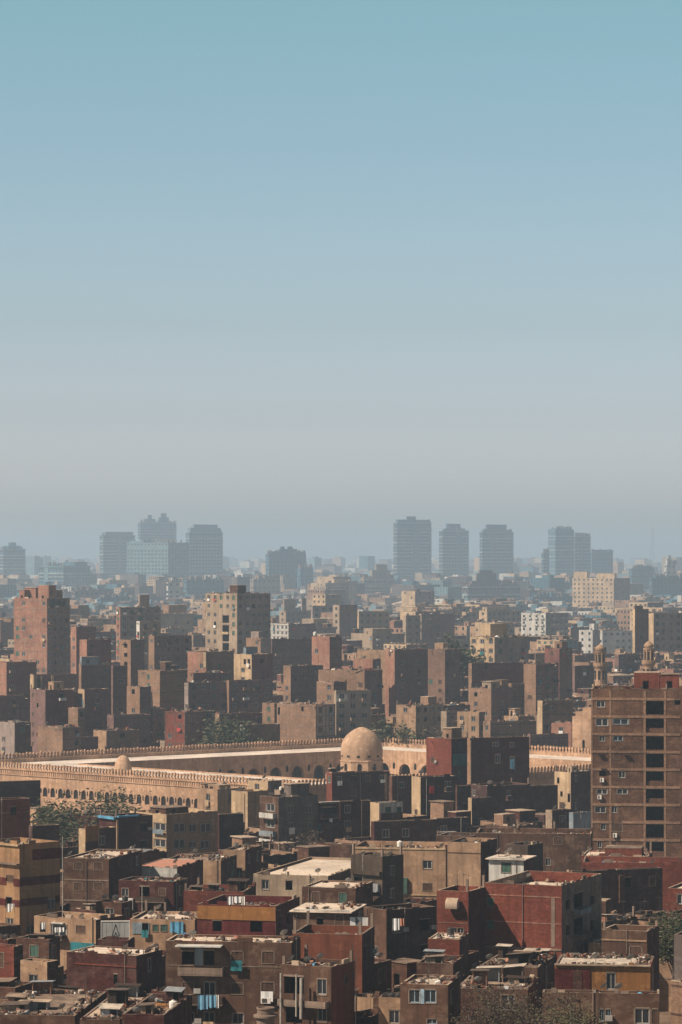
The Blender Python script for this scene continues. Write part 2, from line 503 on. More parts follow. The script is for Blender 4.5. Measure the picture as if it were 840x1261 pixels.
B('large blank sunlit tan brick block with a shaded window side', 341, 389, 413, 868, 932, 38, BT, PG, '', 'w', 'large blank tan brick block', big=1, holes=[('l', 342, 345, 871, 880, 'o'), ('l', 371, 374, 870, 876, 'o')])
B('plain tan brick cube standing behind the blank tan block', 390, 411, 427, 840, 958, 40, BT, BM, '', '')
B('grey blue apartment block in shade with many balconies', 412, 414, 457, 851, 950, 62, PE, PG, '', 'w', 'grey blue apartment block', bal=.5, big=1, bands=[('r', 414, 428, 855, 864, PW, .08, 'white_panel')])
B('white concrete tower with a dark slot of stairwell windows', 253, 292, 333, 731, 1130, 45, PE, PG, 'w', 'w', 'white tower with stairwell slot', st=3.2, huts=[(283, 293, 721, 2)], hm=BB, holes=[('l', 274, 282, y, y + 9, 'o') for y in (758, 770, 781, 792)], skipw=[('l', 272, 284, 754, 803)])
B('pinkish low block below the white tower', 231, 254, 288, 803, 1000, 45, BP, BB, '', 'h', bands=[('l', 246, 254, 803, 822, PC, .12, 'cream_panel')])
B('small cream house with two windows below white tower', 288, 310, 336, 806, 1010, 42, PC, BM, 'h', '', holes=[('l', 300, 303, 812, 818, 'o'), ('l', 305, 308, 812, 818, 'o')], wl_='', huts=[(303, 322, 797, 8)], hm='plaster_blue')
B('grey block with a tan end wall beside white tower', 303, 321, 334, 786, 1110, 45, BT, PG, '', '')
B('long maroon block with clothes and a white box on its roof', 233, 238, 288, 829, 996, 60, BT, BM, '', 'h', huts=[(264, 271, 830, 1)], hm=PW)
B('wide dark grey blank block between white tower and brick tower', 332, 335, 384, 787, 1125, 60, BU, BU, '', '')
B('beige clinic block with ragged rooftop rooms', 344, 352, 384, 752, 1600, 50, PE, PG, 'w', 'w', huts=[(350, 364, 738, 6), (372, 384, 737, 10)])
B('pale grey square block with rows of windows', 383, 385, 412, 746, 1560, 60, PG, PG, '', 'w')
B('mauve blank block with stained balconies on its side', 410, 418, 440, 745, 1460, 50, PE, BU, 'w', '')
B('beige apartment block with four rows of windows', 437, 442, 480, 753, 1470, 60, PC, PE, '', 'w', 'beige block with four window rows')
B('slim sunlit brick tower with a white tank on top', 384, 406, 421, 784, 1060, 40, BP, BU, '', 'h', 'slim sunlit brick tower', tank=1, bands=[('l', 388, 392, 785, 825, BM, .05, 'brick_pier')])
B('brown block with tan window side and bright roof edge', 349, 358, 398, 820, 1020, 55, BT, BU, 'h', '')
B('long sunlit tan brick wall block', 392, 449, 471, 826, 1000, 30, BT, BU, '', 'w', 'long sunlit tan wall block')
B('small sunlit brick block behind the long tan wall', 435, 459, 469, 812, 1035, 30, BP, BU, '', '')
B('low ochre house with an awning on the roofs', 440, 475, 484, 801, 1060, 25, PT, BU, 'h', '')
B('massive brown brick block with a lit window edge', 474, 486, 527, 800, 1040, 58, BP, BU, 'h', 'h', 'massive brown brick block')
B('second half of the massive block with a paler brown wall', 525, 548, 567, 800, 1052, 30, 'brick_brown', BU, '', '')
B('grey pink block with one window column', 496, 500, 518, 758, 1350, 55, PE, PG, '', 'w')
B('wide blank mauve grey wall in the haze', 516, 519, 560, 756, 1420, 60, PE, BU, '', '', 'wide blank mauve wall')
B('sunlit cream apartment house with a dark grey flank', 579, 609, 651, 785, 1085, 40, PC, PG, 'w', 'h', 'sunlit cream house with grey flank', st=3.2, big=1, huts=[(604, 624, 769, 5), (592, 601, 777, 0)], hm=PC, frame='')
B('low maroon block under the cream apartment house', 577, 581, 652, 817, 1035, 62, BT, BM, '', '')
B('white apartment block with rows of balconies', 642, 672, 700, 755, 1500, 40, PW, PG, 'w', 'w', 'white apartment block', bal=.8)
B('weathered beige block with ragged roof behind cream house', 590, 600, 641, 752, 1600, 50, PC, PE, 'w', 'w')
B('yellow beige apartment complex with stepped roofline', 705, 756, 776, 712, 2150, 35, PC, PE, 'w', 'w', 'yellow beige apartment complex', huts=[(705, 723, 704, 2), (735, 757, 706, 6)], hm=PC)
B('tall plain mauve slab with a lit pale edge', 779, 782, 799, 750, 1200, 62, PC, BU, '', '', 'tall plain mauve slab', huts=[(782, 792, 746, 4)])
B('large grey concrete block at photo edge with pale side', 799, 805, 848, 755, 1250, 58, PC, PG, '', 'w', 'large grey block at photo edge')
B('low white office block with long window strips', 738, 742, 779, 777, 1560, 62, PW, PW, '', 'w', 'low white office block', st=3.4)
B('small white stepped house next to the white office', 713, 730, 739, 776, 1520, 40, PW, PG, 'w', '', huts=[(726, 738, 768, 2)], hm=PW)
B('square brick block with dark shaded face', 671, 689, 705, 799, 1065, 40, BM, BB, '', '')
B('slim tan slab with windowed shaded side', 645, 660, 688, 818, 1020, 40, BT, BU, '', 'w', 'slim tan slab', frame='r')
B('tan walled block with blank shaded side and small roof', 579, 605, 632, 848, 990, 40, BT, BU, '', '', 'tan walled block with blank side')
B('narrow brown pier block beside the tan walled block', 626, 630, 646, 842, 1004, 55, BT, BB, '', '')
B('old ornate tan house with arched upper windows', 488, 512, 546, 869, 965, 40, PT, PE, 'h', 'w', 'old ornate tan house', bal=.2)
B('sunlit old house with a white roof canopy', 543, 550, 563, 876, 955, 45, PE, PG, 'h', 'w', roof='roof_bright')
B('tan two storey house with a dark doorway', 563, 590, 597, 877, 950, 30, PT, BB, 'w', '')
B('long low brown block with a rubble roof line', 595, 604, 660, 889, 930, 62, BT, BB, 'h', '', clutter=1.4)
B('row of tan pillars on a half built block', 662, 668, 706, 863, 945, 60, PC, BB, '', '', frame='p', pit=2.2)
B('brick wall house behind the mosque right wall', 679, 704, 709, 891, 908, 25, BP, BM, '', '')
B('low purple house with two small white windows', 650, 653, 700, 905, 893, 60, BU, BU, '', 'h')
B('dark hazy block between the two minarets', 757, 762, 788, 806, 1150, 50, BU, BU, '', 'w')
B('weathered dark block behind the left minaret', 704, 708, 731, 820, 1090, 50, BU, PB, '', 'h')
# --- between the mosque and the viewer
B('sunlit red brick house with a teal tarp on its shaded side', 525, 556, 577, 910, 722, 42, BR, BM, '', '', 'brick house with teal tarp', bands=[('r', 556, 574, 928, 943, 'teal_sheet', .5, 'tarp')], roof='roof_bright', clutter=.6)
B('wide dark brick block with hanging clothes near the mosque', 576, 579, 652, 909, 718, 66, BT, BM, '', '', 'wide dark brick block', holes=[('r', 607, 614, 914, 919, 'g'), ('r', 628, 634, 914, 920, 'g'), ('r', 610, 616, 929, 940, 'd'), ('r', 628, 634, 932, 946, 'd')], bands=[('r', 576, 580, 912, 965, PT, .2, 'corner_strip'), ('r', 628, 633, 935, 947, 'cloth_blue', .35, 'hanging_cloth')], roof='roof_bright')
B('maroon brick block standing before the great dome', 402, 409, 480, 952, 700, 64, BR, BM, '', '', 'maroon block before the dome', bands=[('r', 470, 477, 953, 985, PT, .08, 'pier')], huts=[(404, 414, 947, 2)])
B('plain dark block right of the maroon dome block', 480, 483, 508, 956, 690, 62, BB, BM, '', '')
B('grey block with a cream lit edge and red laundry', 507, 518, 561, 957, 640, 62, PC, BU, '', 'h', 'grey block with cream lit edge', holes=[('r', 548, 555, 962, 970, 'd')], bands=[('r', 528, 534, 968, 977, 'cloth_red', .4, 'hanging_cloth')], clutter=1.2)
B('tall cream house with sunlit window wall', 683, 703, 727, 951, 690, 42, PC, BU, 'h', '', 'tall cream house', keep=45, roof='roof_bright', holes=[('l', 686, 689, 958, 965, 'o'), ('l', 690, 693, 975, 981, 'o'), ('l', 699, 703, 978, 988, 'o')], huts=[(704, 727, 950, 6)], hm=PE)
B('low ruined sheds at the foot of the cream house', 672, 680, 705, 998, 640, 55, PE, BM, 'h', '', clutter=2, sheds=5)
B('grey blue metal cabin beside the brown tower', 703, 706, 728, 1001, 630, 60, 'plaster_blue', 'plaster_blue', '', '')
B('dark purple housing block with three faint floors', 578, 600, 653, 968, 668, 60, BU, BU, '', 'h', 'dark purple housing block', st=3.4)
B('square dark tower block with a lit edge', 578, 581, 606, 983, 640, 62, PC, BU, '', '', huts=[(596, 604, 975, 4)])
B('shaded blue black block left of the cream house', 650, 653, 687, 968, 675, 62, BU, BU, '', '')
B('narrow shaded block with shuttered windows', 560, 563, 580, 968, 655, 60, BB, BU, '', 'h')
B('cream apartment house with two rows of wide dark windows', 160, 205, 268, 1003, 560, 48, PC, 'plaster_tan', '', '', 'cream house with wide dark windows', keep=52, holes=[('r', 214, 228, 1014, 1025, 'd'), ('r', 233, 241, 1015, 1024, 'd'), ('r', 247, 260, 1014, 1025, 'd'), ('r', 214, 228, 1034, 1045, 'd'), ('r', 233, 241, 1036, 1044, 'd'), ('r', 247, 258, 1035, 1045, 'd'), ('l', 190, 204, 1014, 1023, 'd'), ('l', 190, 204, 1034, 1043, 'd')], huts=[(204, 232, 996, 3)], hm=BB)  # right wall painted a lighter tan so it reads as part lit
B('dark red brown block beside the cream house', 267, 270, 300, 1003, 582, 62, BM, BU, '', '')
B('cluster of low stone houses with flat roofs by the mosque', 243, 268, 302, 972, 650, 45, PT, PE, 'h', 'h', 'low stone houses by the mosque', huts=[(252, 266, 965, 6), (270, 284, 968, 1)], hm=PT, roof='roof_bright')
B('second low stone house with a square dark window', 285, 305, 332, 975, 640, 45, PC, PT, 'h', 'h', roof='roof_bright')
B('low tan house with a pediment gable behind the stone houses', 305, 330, 347, 962, 690, 40, PC, PG, 'h', '')
B('grey house with a whitewashed top between dome and gable', 338, 345, 372, 973, 655, 52, PE, PG, '', '')
B('shaded grey block with white balconies down its lit side', 320, 343, 392, 982, 600, 50, PB, PG, '', '', 'grey block with white balconies', balc=[('l', 324, 341, y, y + 7, mm) for y, mm in ((1000, PW), (1022, 'plaster_blue'), (1032, PW), (1044, PW))], holes=[('r', 355, 362, 992, 1001, 'd'), ('r', 376, 384, 992, 1001, 'd'), ('r', 355, 362, 1013, 1021, 'd'), ('r', 376, 384, 1013, 1021, 'd'), ('l', 328, 338, 990, 999, 'd'), ('l', 328, 338, 1009, 1019, 'd')], clutter=1.5)
B('dark recessed block with laundry and a teal balcony panel', 390, 393, 418, 988, 606, 62, BM, BM, '', '', 'block with teal balcony panel', balc=[('r', 392, 415, 1003, 1008, BM)], holes=[('r', 394, 414, 990, 1002, 'o'), ('r', 394, 414, 1009, 1014, 'o')], bands=[('r', 393, 411, 1014, 1024, 'teal_sheet', .3, 'balcony_panel'), ('r', 392, 416, 987, 989, PW, .9, 'canopy'), ('r', 403, 407, 1004, 1012, 'cloth_white', .9, 'hanging_cloth')])
B('long maroon wall block right of the teal balcony panel', 416, 419, 457, 987, 610, 64, BM, BM, '', '', 'long maroon wall block')
B('small white roof room with green shuttered windows', 456, 467, 496, 989, 590, 55, PC, PW, '', '', 'white roof room with green shutters', roof='roof_bright', holes=[('r', 475, 481, 994, 1000, 'v'), ('r', 489, 494, 994, 1000, 'v')], bands=[('r', 468, 495, 1001, 1010, BM, .3, 'balcony')])
B('long dark wall block under the white roof room', 457, 461, 540, 1012, 570, 68, BM, BU, '', '', clutter=1.2)
B('low house with a bright canopy strip over its door', 535, 538, 577, 1008, 600, 64, PE, BU, '', '', bands=[('r', 538, 560, 1024, 1027, PW, .8, 'canopy')])
B('low rubble topped block behind the bare tree', 385, 432, 438, 1040, 520, 20, BB, BM, '', '', clutter=2)
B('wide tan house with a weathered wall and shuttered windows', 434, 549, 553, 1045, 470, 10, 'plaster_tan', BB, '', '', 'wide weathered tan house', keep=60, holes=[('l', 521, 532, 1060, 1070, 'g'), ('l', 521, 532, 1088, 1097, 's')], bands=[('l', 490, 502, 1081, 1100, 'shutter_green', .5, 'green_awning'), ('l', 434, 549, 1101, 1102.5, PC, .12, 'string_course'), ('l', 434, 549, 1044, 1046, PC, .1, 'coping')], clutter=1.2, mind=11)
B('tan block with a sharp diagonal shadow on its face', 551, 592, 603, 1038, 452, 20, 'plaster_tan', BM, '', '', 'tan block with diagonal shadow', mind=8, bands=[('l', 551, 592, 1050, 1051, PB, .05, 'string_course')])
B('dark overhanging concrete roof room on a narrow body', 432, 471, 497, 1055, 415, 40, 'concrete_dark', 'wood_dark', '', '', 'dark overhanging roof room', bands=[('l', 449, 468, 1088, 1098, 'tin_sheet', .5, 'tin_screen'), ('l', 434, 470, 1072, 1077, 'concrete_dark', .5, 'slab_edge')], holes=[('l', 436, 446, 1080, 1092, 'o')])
B('long low house with a broad bright flat roof', 312, 404, 427, 1079, 430, 17, PE, PB, '', '', 'house with broad bright roof', keep=32, roof='roof_bright', ph=.35, mind=26, maxd=26, clutter=0)
B('low house with a bright tin patch roof and brown wall', 372, 438, 446, 1094, 408, 15, BB, BM, '', '', roof='roof_bright', ph=.2, mind=9, clutter=.3)
B('broad bare brown rendered wall block', 203, 272, 276, 1060, 475, 12, 'plaster_tan', BM, '', '', 'bare brown rendered block', clutter=1.5, mind=10)
B('brown rendered block with one dark window and rounded corners', 275, 302, 309, 1047, 486, 15, 'plaster_tan', BM, '', '', holes=[('l', 291, 298, 1069, 1080, 'o')], mind=9)
B('small house under a salmon coloured sheet roof', 166, 218, 228, 1069, 440, 14, PW, BM, '', '', 'salmon roofed house', roof='salmon_sheet', ph=.06, mind=13, maxd=13, clutter=0)
B('striped yellow and maroon apartment house', -25, 24, 74, 1040, 400, 45, 'plaster_yellow', 'plaster_yellow', '', '', 'striped yellow and maroon house', bands=[('r', 40, 73.8, 1045, 1058, 'plaster_maroon', .07, 'painted_stripe'), ('l', -24, 23.8, 1080, 1089, 'plaster_maroon', .07, 'painted_stripe'), ('r', 24.2, 73.8, 1079, 1089, 'plaster_maroon', .07, 'painted_stripe'), ('l', -24, 23.8, 1106, 1114, 'plaster_maroon', .07, 'painted_stripe'), ('r', 24.2, 73.8, 1105, 1114, 'plaster_maroon', .07, 'painted_stripe'), ('l', -24, 24, 1061, 1063, 'concrete', .5, 'slab_edge'), ('l', -24, 24, 1038, 1040, PC, .3, 'coping')], holes=[('l', 8, 17, 1078, 1086, 's'), ('l', 7, 15, 1105, 1117, 'o'), ('l', 8, 16, 1131, 1140, 'g')], clutter=1.3, dishes=4)
B('plain brown block with a bright roof and four faint windows', 78, 134, 146, 1058, 430, 15, 'plaster_brown', BM, '', '', 'brown block with four faint windows', roof='roof_bright', ph=.25, holes=[('l', 91, 101, 1062, 1071, 's'), ('l', 116, 126, 1062, 1071, 's'), ('l', 91, 101, 1087, 1096, 's'), ('l', 116, 126, 1087, 1096, 's')], bands=[('l', 79, 134, 1083, 1084.5, 'concrete', .06, 'floor_line'), ('l', 79, 134, 1108, 1110, 'concrete', .06, 'floor_line')], mind=14)
B('dark red brick house with stepped upper room', -15, -3, 37, 985, 525, 55, BM, BR, '', '', 'dark red stepped house', bands=[('r', 0, 37, 1000, 1001, BP, .1, 'floor_line')], clutter=1)
B('grey walled house with an ochre roof hut', 36, 40, 73, 1017, 505, 60, BU, BU, '', '', huts=[(53, 72, 1003, 5)], hm='plaster_ochre', hl=1)
B('low slate grey block in front of the mosque wall', -8, -4, 50, 963, 640, 64, BU, BU, '', '', 'low slate block by mosque wall', frame='r')
B('half ruined block with an ochre inner wall', 97, 105, 143, 1021, 525, 50, PC, BM, '', '', 'half ruined block with ochre wall', bands=[('r', 105, 124, 1017, 1036, 'plaster_ochre', .1, 'inner_wall')])
B('dark twin block with blue sheet along its roof', 122, 143, 188, 1006, 540, 55, BM, BM, '', '', 'dark twin block with blue roof sheet', bands=[('l', 123, 143, 1005, 1008, 'blue_sheet', .5, 'blue_sheet'), ('r', 144, 170, 1004, 1006, 'blue_sheet', .5, 'blue_sheet'), ('r', 141, 145, 1010, 1050, PT, .3, 'pier')], clutter=1.2)
B('low shed with a ridged grey tin roof', 126, 162, 174, 1052, 480, 25, PB, BM, '', '', roof='tin_sheet', ph=.05, mind=9)
B('tan walk up house with a laundry balcony and teal strip', 42, 118, 152, 1133, 385, 30, PT, BM, '', '', 'walk up house with laundry balcony', holes=[('l', 63, 82, 1139, 1153, 'd'), ('l', 94, 105, 1140, 1149, 's'), ('l', 49, 56, 1138, 1148, 'o'), ('r', 121, 130, 1140, 1150, 's')], balc=[('l', 62, 82, 1150, 1156, 'wood_dark')], bands=[('l', 88, 117, 1161, 1172, 'teal_sheet', .2, 'teal_panel'), ('l', 65, 80, 1136, 1138, PW, .5, 'canopy')], clutter=1.4, roof='roof_bright', maxd=12)
B('low blue walled house with cream windows and dishes', 160, 240, 252, 1133, 385, 8, PT, BM, '', '', 'low blue walled house', bands=[('l', 163, 184, 1136, 1150, 'plaster_blue', .08, 'painted_panel'), ('l', 210, 226, 1135, 1149, 'blue_sheet', .2, 'blue_curtain')], holes=[('l', 188, 195, 1139, 1147, 'v'), ('l', 198, 206, 1139, 1147, 'v'), ('l', 175, 183, 1137, 1148, 'o')], roof='roof_bright', ph=.3, clutter=1.2, dishes=4, mind=9)
B('ochre topped maroon house with laundry along its parapet', 243, 340, 362, 1116, 372, 14, 'plaster_maroon', 'plaster_maroon', '', '', 'ochre topped maroon house', bands=[('l', 243.3, 339.7, 1116.3, 1133, 'plaster_ochre', .1, 'ochre_parapet')], holes=[('l', 262, 273, 1134, 1147, 'o'), ('l', 308, 323, 1134, 1148, 'o')], roof='roof_dark', clutter=1.6, mind=11)
B('grey brown apartment house with washing on its balcony', 204, 359, 372, 1161, 310, 8, 'plaster_brown', BM, '', '', 'apartment house with washing', keep=110, roof='roof_bright', ph=.22, mind=5.5, clutter=.7, dishes=2,
  holes=[('l', 224, 239, 1172, 1188, 'o'), ('l', 251, 264, 1171, 1189, 'o'), ('l', 285, 299, 1172, 1186, 's'), ('l', 323, 337, 1172, 1186, 's'), ('l', 225, 238, 1210, 1224, 's'), ('l', 251, 265, 1209, 1226, 'd'), ('l', 285, 299, 1211, 1224, 's'), ('l', 322, 337, 1210, 1224, 's'), ('l', 225, 239, 1247, 1261, 'd'), ('l', 251, 264, 1246, 1261, 'd'), ('l', 286, 300, 1248, 1261, 'd')],
  balc=[('l', 221, 276, 1190, 1200, 'concrete'), ('l', 221, 276, 1226, 1236, 'wood_dark')], bands=[('l', 219, 275, 1163, 1167, PW, 1.5, 'canopy'), ('l', 240, 250, 1168, 1189, 'plaster_blue', .05, 'painted_panel'), ('l', 204, 359, 1189.5, 1190.5, 'concrete', .05, 'floor_line')], ac=[('l', 322, 334, 1228, 1235)])
B('rust walled house with tall pale pipes on its front', 346, 408, 452, 1191, 308, 25, PB, 'plaster_rust', '', '', 'rust walled house with pipes', roof='roof_dark', clutter=1.2,
  holes=[('l', 350, 374, 1203, 1224, 'o'), ('l', 391, 402, 1206, 1225, 'd'), ('r', 424, 429, 1200, 1210, 's'), ('r', 434, 438, 1198, 1208, 's'), ('l', 391, 402, 1240, 1258, 'd'), ('l', 352, 372, 1238, 1260, 'o')],
  balc=[('l', 347, 406, 1229, 1237, 'concrete')], pipes=[('l', 352, 1197, 1261, .11), ('l', 371, 1198, 1250, .09), ('l', 377, 1203, 1253, .16), ('r', 437, 1175, 1261, .05)], huts=[])
B('roof top dwelling with bright edged roof and white curtain', 361, 430, 446, 1124, 352, 12, PB, BM, '', '', 'rooftop dwelling with white curtain', roof='roof_bright', ph=.08, clutter=.6, mind=8, bands=[('l', 361, 430, 1120, 1123, PW, .3, 'roof_edge'), ('l', 361, 430, 1146, 1149, 'concrete', .4, 'terrace_ledge')], holes=[('l', 390, 398, 1131, 1143, 'o'), ('l', 413, 423, 1127, 1140, 's')], ext=1)
B('brown terrace block below the rooftop dwelling', 360, 446, 462, 1151, 330, 10, 'plaster_rust', BM, '', '', clutter=1.5, mind=8)
B('maroon house with a bright roof slab and sheet metal', 82, 168, 200, 1177, 338, 25, BM, BM, '', '', 'maroon house with bright roof slab', roof='roof_bright', ph=.12, maxd=13, clutter=.5, bands=[('l', 92, 168, 1188, 1189.5, BR, .1, 'floor_line')], holes=[('l', 140, 145, 1200, 1212, 'o')])
B('ochre wall house with a small square window', 170, 200, 206, 1178, 350, 12, 'plaster_yellow', BM, '', '', holes=[('l', 190, 199, 1197, 1206, 'd'), ('l', 171, 174, 1194, 1207, 's')], mind=7)
B('rubble covered roof terrace at the lower left edge', -12, 92, 99, 1251, 300, 6, PB, BM, '', '', 'rubble roof terrace', clutter=2.6, sheds=6, roof='roof_dark', ph=.12, mind=17)
B('broken roof with pale slabs beside the rubble terrace', 98, 148, 152, 1256, 296, 6, PB, BM, '', '', clutter=2.6, sheds=6, roof='roof_dust', ph=.08, mind=18)
B('red walled house at the lower left photo edge', -22, 17, 27, 1166, 338, 35, BR, BB, '', '', 'red walled house at photo edge', clutter=1)
B('small tan yard house behind the rubble terrace', 25, 58, 72, 1185, 330, 30, PT, BB, 'h', '', clutter=1.5, roof='roof_bright', sheds=5)
B('roof with ochre rubble between two brown walls', 150, 202, 205, 1250, 292, 8, BM, BM, '', '', clutter=2.4, roof='plaster_ochre', ph=.7, mind=14, sheds=5)
B('large shaded block with a small orange curtain', 448, 476, 536, 1121, 368, 55, PB, BU, '', '', 'large shaded block', clutter=1)
B('small brown house with a pale blue framed window pair', 493, 552, 562, 1213, 302, 12, PB, BM, '', '', 'small house with pale blue window', roof='roof_bright', ph=.3, clutter=2, mind=7, holes=[('l', 504, 517, 1219, 1235, 'b'), ('l', 523, 537, 1219, 1235, 'b'), ('l', 526, 538, 1255, 1261, 'b')], bands=[('l', 518, 522.5, 1218, 1236, 'frame_blue', .06, 'window_pier')])
B('red brick house with a diagonal shadow across its wall', 597, 692, 741, 1091, 378, 22, 'brick_red', PG, '', '', 'big red brick house', keep=120, roof='roof_bright', ph=1.3, maxd=22,
  holes=[('l', 600, 608, 1106, 1116, 'v'), ('l', 600, 608, 1134, 1144, 'v'), ('r', 697, 702, 1108, 1119, 'o'), ('r', 697, 702, 1139, 1151, 'o'), ('r', 707, 718, 1100, 1118, 'o'), ('r', 707, 718, 1130, 1150, 'o'), ('r', 727, 732, 1103, 1114, 'o'), ('r', 727, 732, 1133, 1145, 'o')],
  bands=[('l', 679, 683.5, 1106, 1166, 'concrete', .05, 'concrete_column'), ('l', 580, 691.5, 1135, 1136.3, BP, .05, 'floor_line'), ('l', 580, 691.5, 1102.5, 1103.8, BP, .05, 'floor_line'), ('l', 580, 692, 1166, 1168.5, 'concrete', .1, 'floor_slab')], balc=[('r', 706, 719, 1120, 1128, PU), ('r', 706, 719, 1151, 1158, PG)], clutter=.3)
B('protruding red brick wing with a barrel shaped awning', 538, 577, 600, 1098, 376.2, 22, 'brick_red', BM, '', '', 'red brick wing with barrel awning', keep=70, holes=[('l', 555, 563, 1143, 1151, 'g'), ('l', 563, 571, 1143, 1151, 'g')], bands=[('l', 540, 576, 1136, 1137, BP, .05, 'floor_line')], mind=6.4, maxd=6.4, roof='roof_bright', clutter=.5, barrel=1)
B('long dark windowless block behind the big red house', 700, 703, 816, 1074, 440, 66, BU, BU, '', '', 'long dark windowless block', bands=[('r', 700, 706, 1072, 1095, PT, .3, 'pier'), ('r', 762, 768, 1078, 1112, BB, .3, 'brick_pier')])
B('brown house with open bays around its roof terrace', 741, 797, 828, 1147, 352, 20, PB, BM, '', '', 'brown house with open roof bays', roof='roof_bright', ph=1.6, clutter=.8, bands=[('l', 742, 796.5, 1157, 1159, PT, .1, 'string_course')], huts=[(800, 806, 1138, 2)], stubs=1, holes=[('l', 776, 790, 1166, 1180, 's')])
B('orange walled terrace house topped with pale rubble', 683, 801, 828, 1191, 315, 8, 'plaster_ochre', 'plaster_rust', '', '', 'orange terrace house', keep=60, roof='debris_pale', ph=.12, clutter=2.6, mind=9,
  holes=[('l', 747, 758, 1198, 1219, 'd')], bands=[('l', 683, 801, 1187.5, 1193, 'roof_dust', .35, 'roof_edge'), ('l', 683, 727, 1193, 1220, 'plaster_maroon', .1, 'brick_panel'), ('l', 706, 717, 1195, 1219, BB, .14, 'door_panel'), ('l', 683, 801, 1219.5, 1222, 'concrete', .4, 'terrace_ledge')])
B('dark lower house with grey shutters under the terrace', 668, 812, 836, 1224, 300, 6, 'plaster_brown', BM, '', '', 'dark lower house', roof='roof_dark', ph=.3, mind=2, maxd=2.2, holes=[('l', 738, 744, 1243, 1258, 'b'), ('l', 746, 752, 1243, 1258, 'b'), ('l', 782, 800, 1242, 1261, 'd'), ('l', 803, 811, 1243, 1261, 's')], clutter=.6)
B('rubble strewn low roof right of the red hut', 590, 662, 690, 1192, 338, 14, PB, BM, '', '', roof='roof_dark', clutter=3, ph=.15, mind=12, sheds=5)
B('long low workshop roof crowded with scrap', 562, 650, 684, 1219, 318, 10, BB, BM, '', '', 'workshop roof with scrap', roof='roof_dark', clutter=3, ph=.15, mind=10, sheds=5)
B('little dark red hut standing among the rubble roofs', 527, 566, 572, 1157, 345, 12, BR, BM, '', '', 'little dark red hut', roof='roof_bright', ph=.1, mind=6, clutter=.5)
B('terraced shed stacked below the dark red hut', 513, 558, 568, 1187, 330, 12, BB, BM, '', '', clutter=2.5, roof='roof_dark', mind=7, sheds=5)
B('low red house with a bright step roof beneath brown tower', 716, 798, 807, 1055, 480, 10, BR, BM, '', '', 'low red house under tower', roof='roof_bright', ph=.2, mind=9, clutter=.8, huts=[(745, 790, 1052, 2)], hm=BR)
B('red brick wall house reaching the right photo edge', 718, 850, 870, 1063, 458, 6, BR, BM, '', '', clutter=.8, mind=9)
B('long brown block with a rubble strewn roof edge', 586, 728, 735, 1027, 512, 6, PB, BM, '', '', 'long brown block with rubble roof', clutter=2, roof='roof_bright', holes=[('l', 682, 692, 1031, 1040, 's'), ('l', 672, 678, 1057, 1066, 'g')], mind=10)
B('mossy dark concrete hut on a flat roof', 624, 650, 669, 1041, 455, 30, 'concrete_dark', 'wood_dark', '', '', 'mossy dark hut', mind=5)
B('white shed with a bright overhanging roof', 602, 645, 668, 1059, 425, 18, PW, BM, '', '', 'white shed with bright roof', roof='roof_bright', ph=.05, ext=1, bands=[('l', 602, 645, 1056, 1059, PW, .5, 'roof_edge')], clutter=.2)
B('low flat house with pale parapet in front of purple block', 537, 581, 601, 1030, 540, 18, PB, PB, '', '', roof='roof_dust', clutter=1.5, mind=7)
B('shaded low house beside the large orange curtain block', 560, 577, 590, 1175, 356, 25, BM, BM, '', '', clutter=1.5, maxd=5)
B('low tan house at the right edge beside green trees', 830, 850, 870, 1152, 345, 20, PG, BM, '', '', maxd=6)
B('small cream roofed house above the green tree at the edge', 822, 860, 880, 1095, 420, 20, BR, BM, 'h', '', clutter=1.5, roof='roof_bright', maxd=9)
B('dim rooftops strip under the striped house', 20, 60, 74, 1157, 372, 25, BB, BM, '', '', clutter=2, maxd=5, sheds=5)
B('dark shed under the triangle sign', 120, 158, 166, 1158, 372, 12, BM, BM, '', '', maxd=4, clutter=.5)
B('stained cream house right of the half ruined block', 186, 192, 206, 1050, 520, 40, PC, BM, '', '', maxd=8)
B('low dark roof line left of the house with bright roof', 226, 300, 316, 1098, 405, 10, BR, BM, '', '', roof='roof_dark', clutter=2.2, ph=.7, mind=8, sheds=5)
B('dark shaded courtyard house behind the little red hut', 484, 500, 530, 1150, 390, 45, BM, BU, '', '', clutter=1, maxd=8)
B('brown unfinished tower with a column of dark open bays', 728, 868, 905, 849, 545, 7, 'brick_tower', BM, '', '', 'brown unfinished tower', tower=1, stubs=1, mind=14, clutter=.5)
B('dark cluttered block in front of the salmon roofed house', 146, 214, 233, 1086, 424, 18, BM, BM, '', '', clutter=2, holes=[('l', 150, 158, 1094, 1104, 'g'), ('l', 172, 184, 1092, 1104, 'o'), ('l', 196, 204, 1094, 1103, 's')], bands=[('l', 148, 165, 1106, 1120, PW, .5, 'white_panel')], balc=[('l', 170, 206, 1104, 1110, 'wood_dark')])
B('dim brown terrace house left of the low blue walled house', 118, 150, 163, 1112, 405, 25, BB, BM, 'h', '', clutter=1.6)

# ------------------------------------------------------------------ keep footprints apart, then fill the city between them
for s in SPECS: solve(s)
moved = True
it = 0
MQP = [(p[0], p[1]) for p in MQ]
def push_ok(s): return s['D'] < 60000
while moved and it < 60:
    moved = False; it += 1
    SPECS.sort(key=lambda s: s['D'])
    for i, a in enumerate(SPECS):
        for b_ in SPECS[i + 1:]:
            if b_['D'] > a['D'] + 110: break
            if sat(a['poly'], b_['poly']):
                b_['D'] += 2.5
                solve(b_); moved = True
        if a['D'] > 800 and sat(a['poly'], MQP):
            a['D'] += 4; solve(a); moved = True
        elif 560 < a['D'] <= 800 and sat(a['poly'], MQP):
            a['D'] -= 4; solve(a); moved = True
print('footprint passes', it, 'authored', len(SPECS))

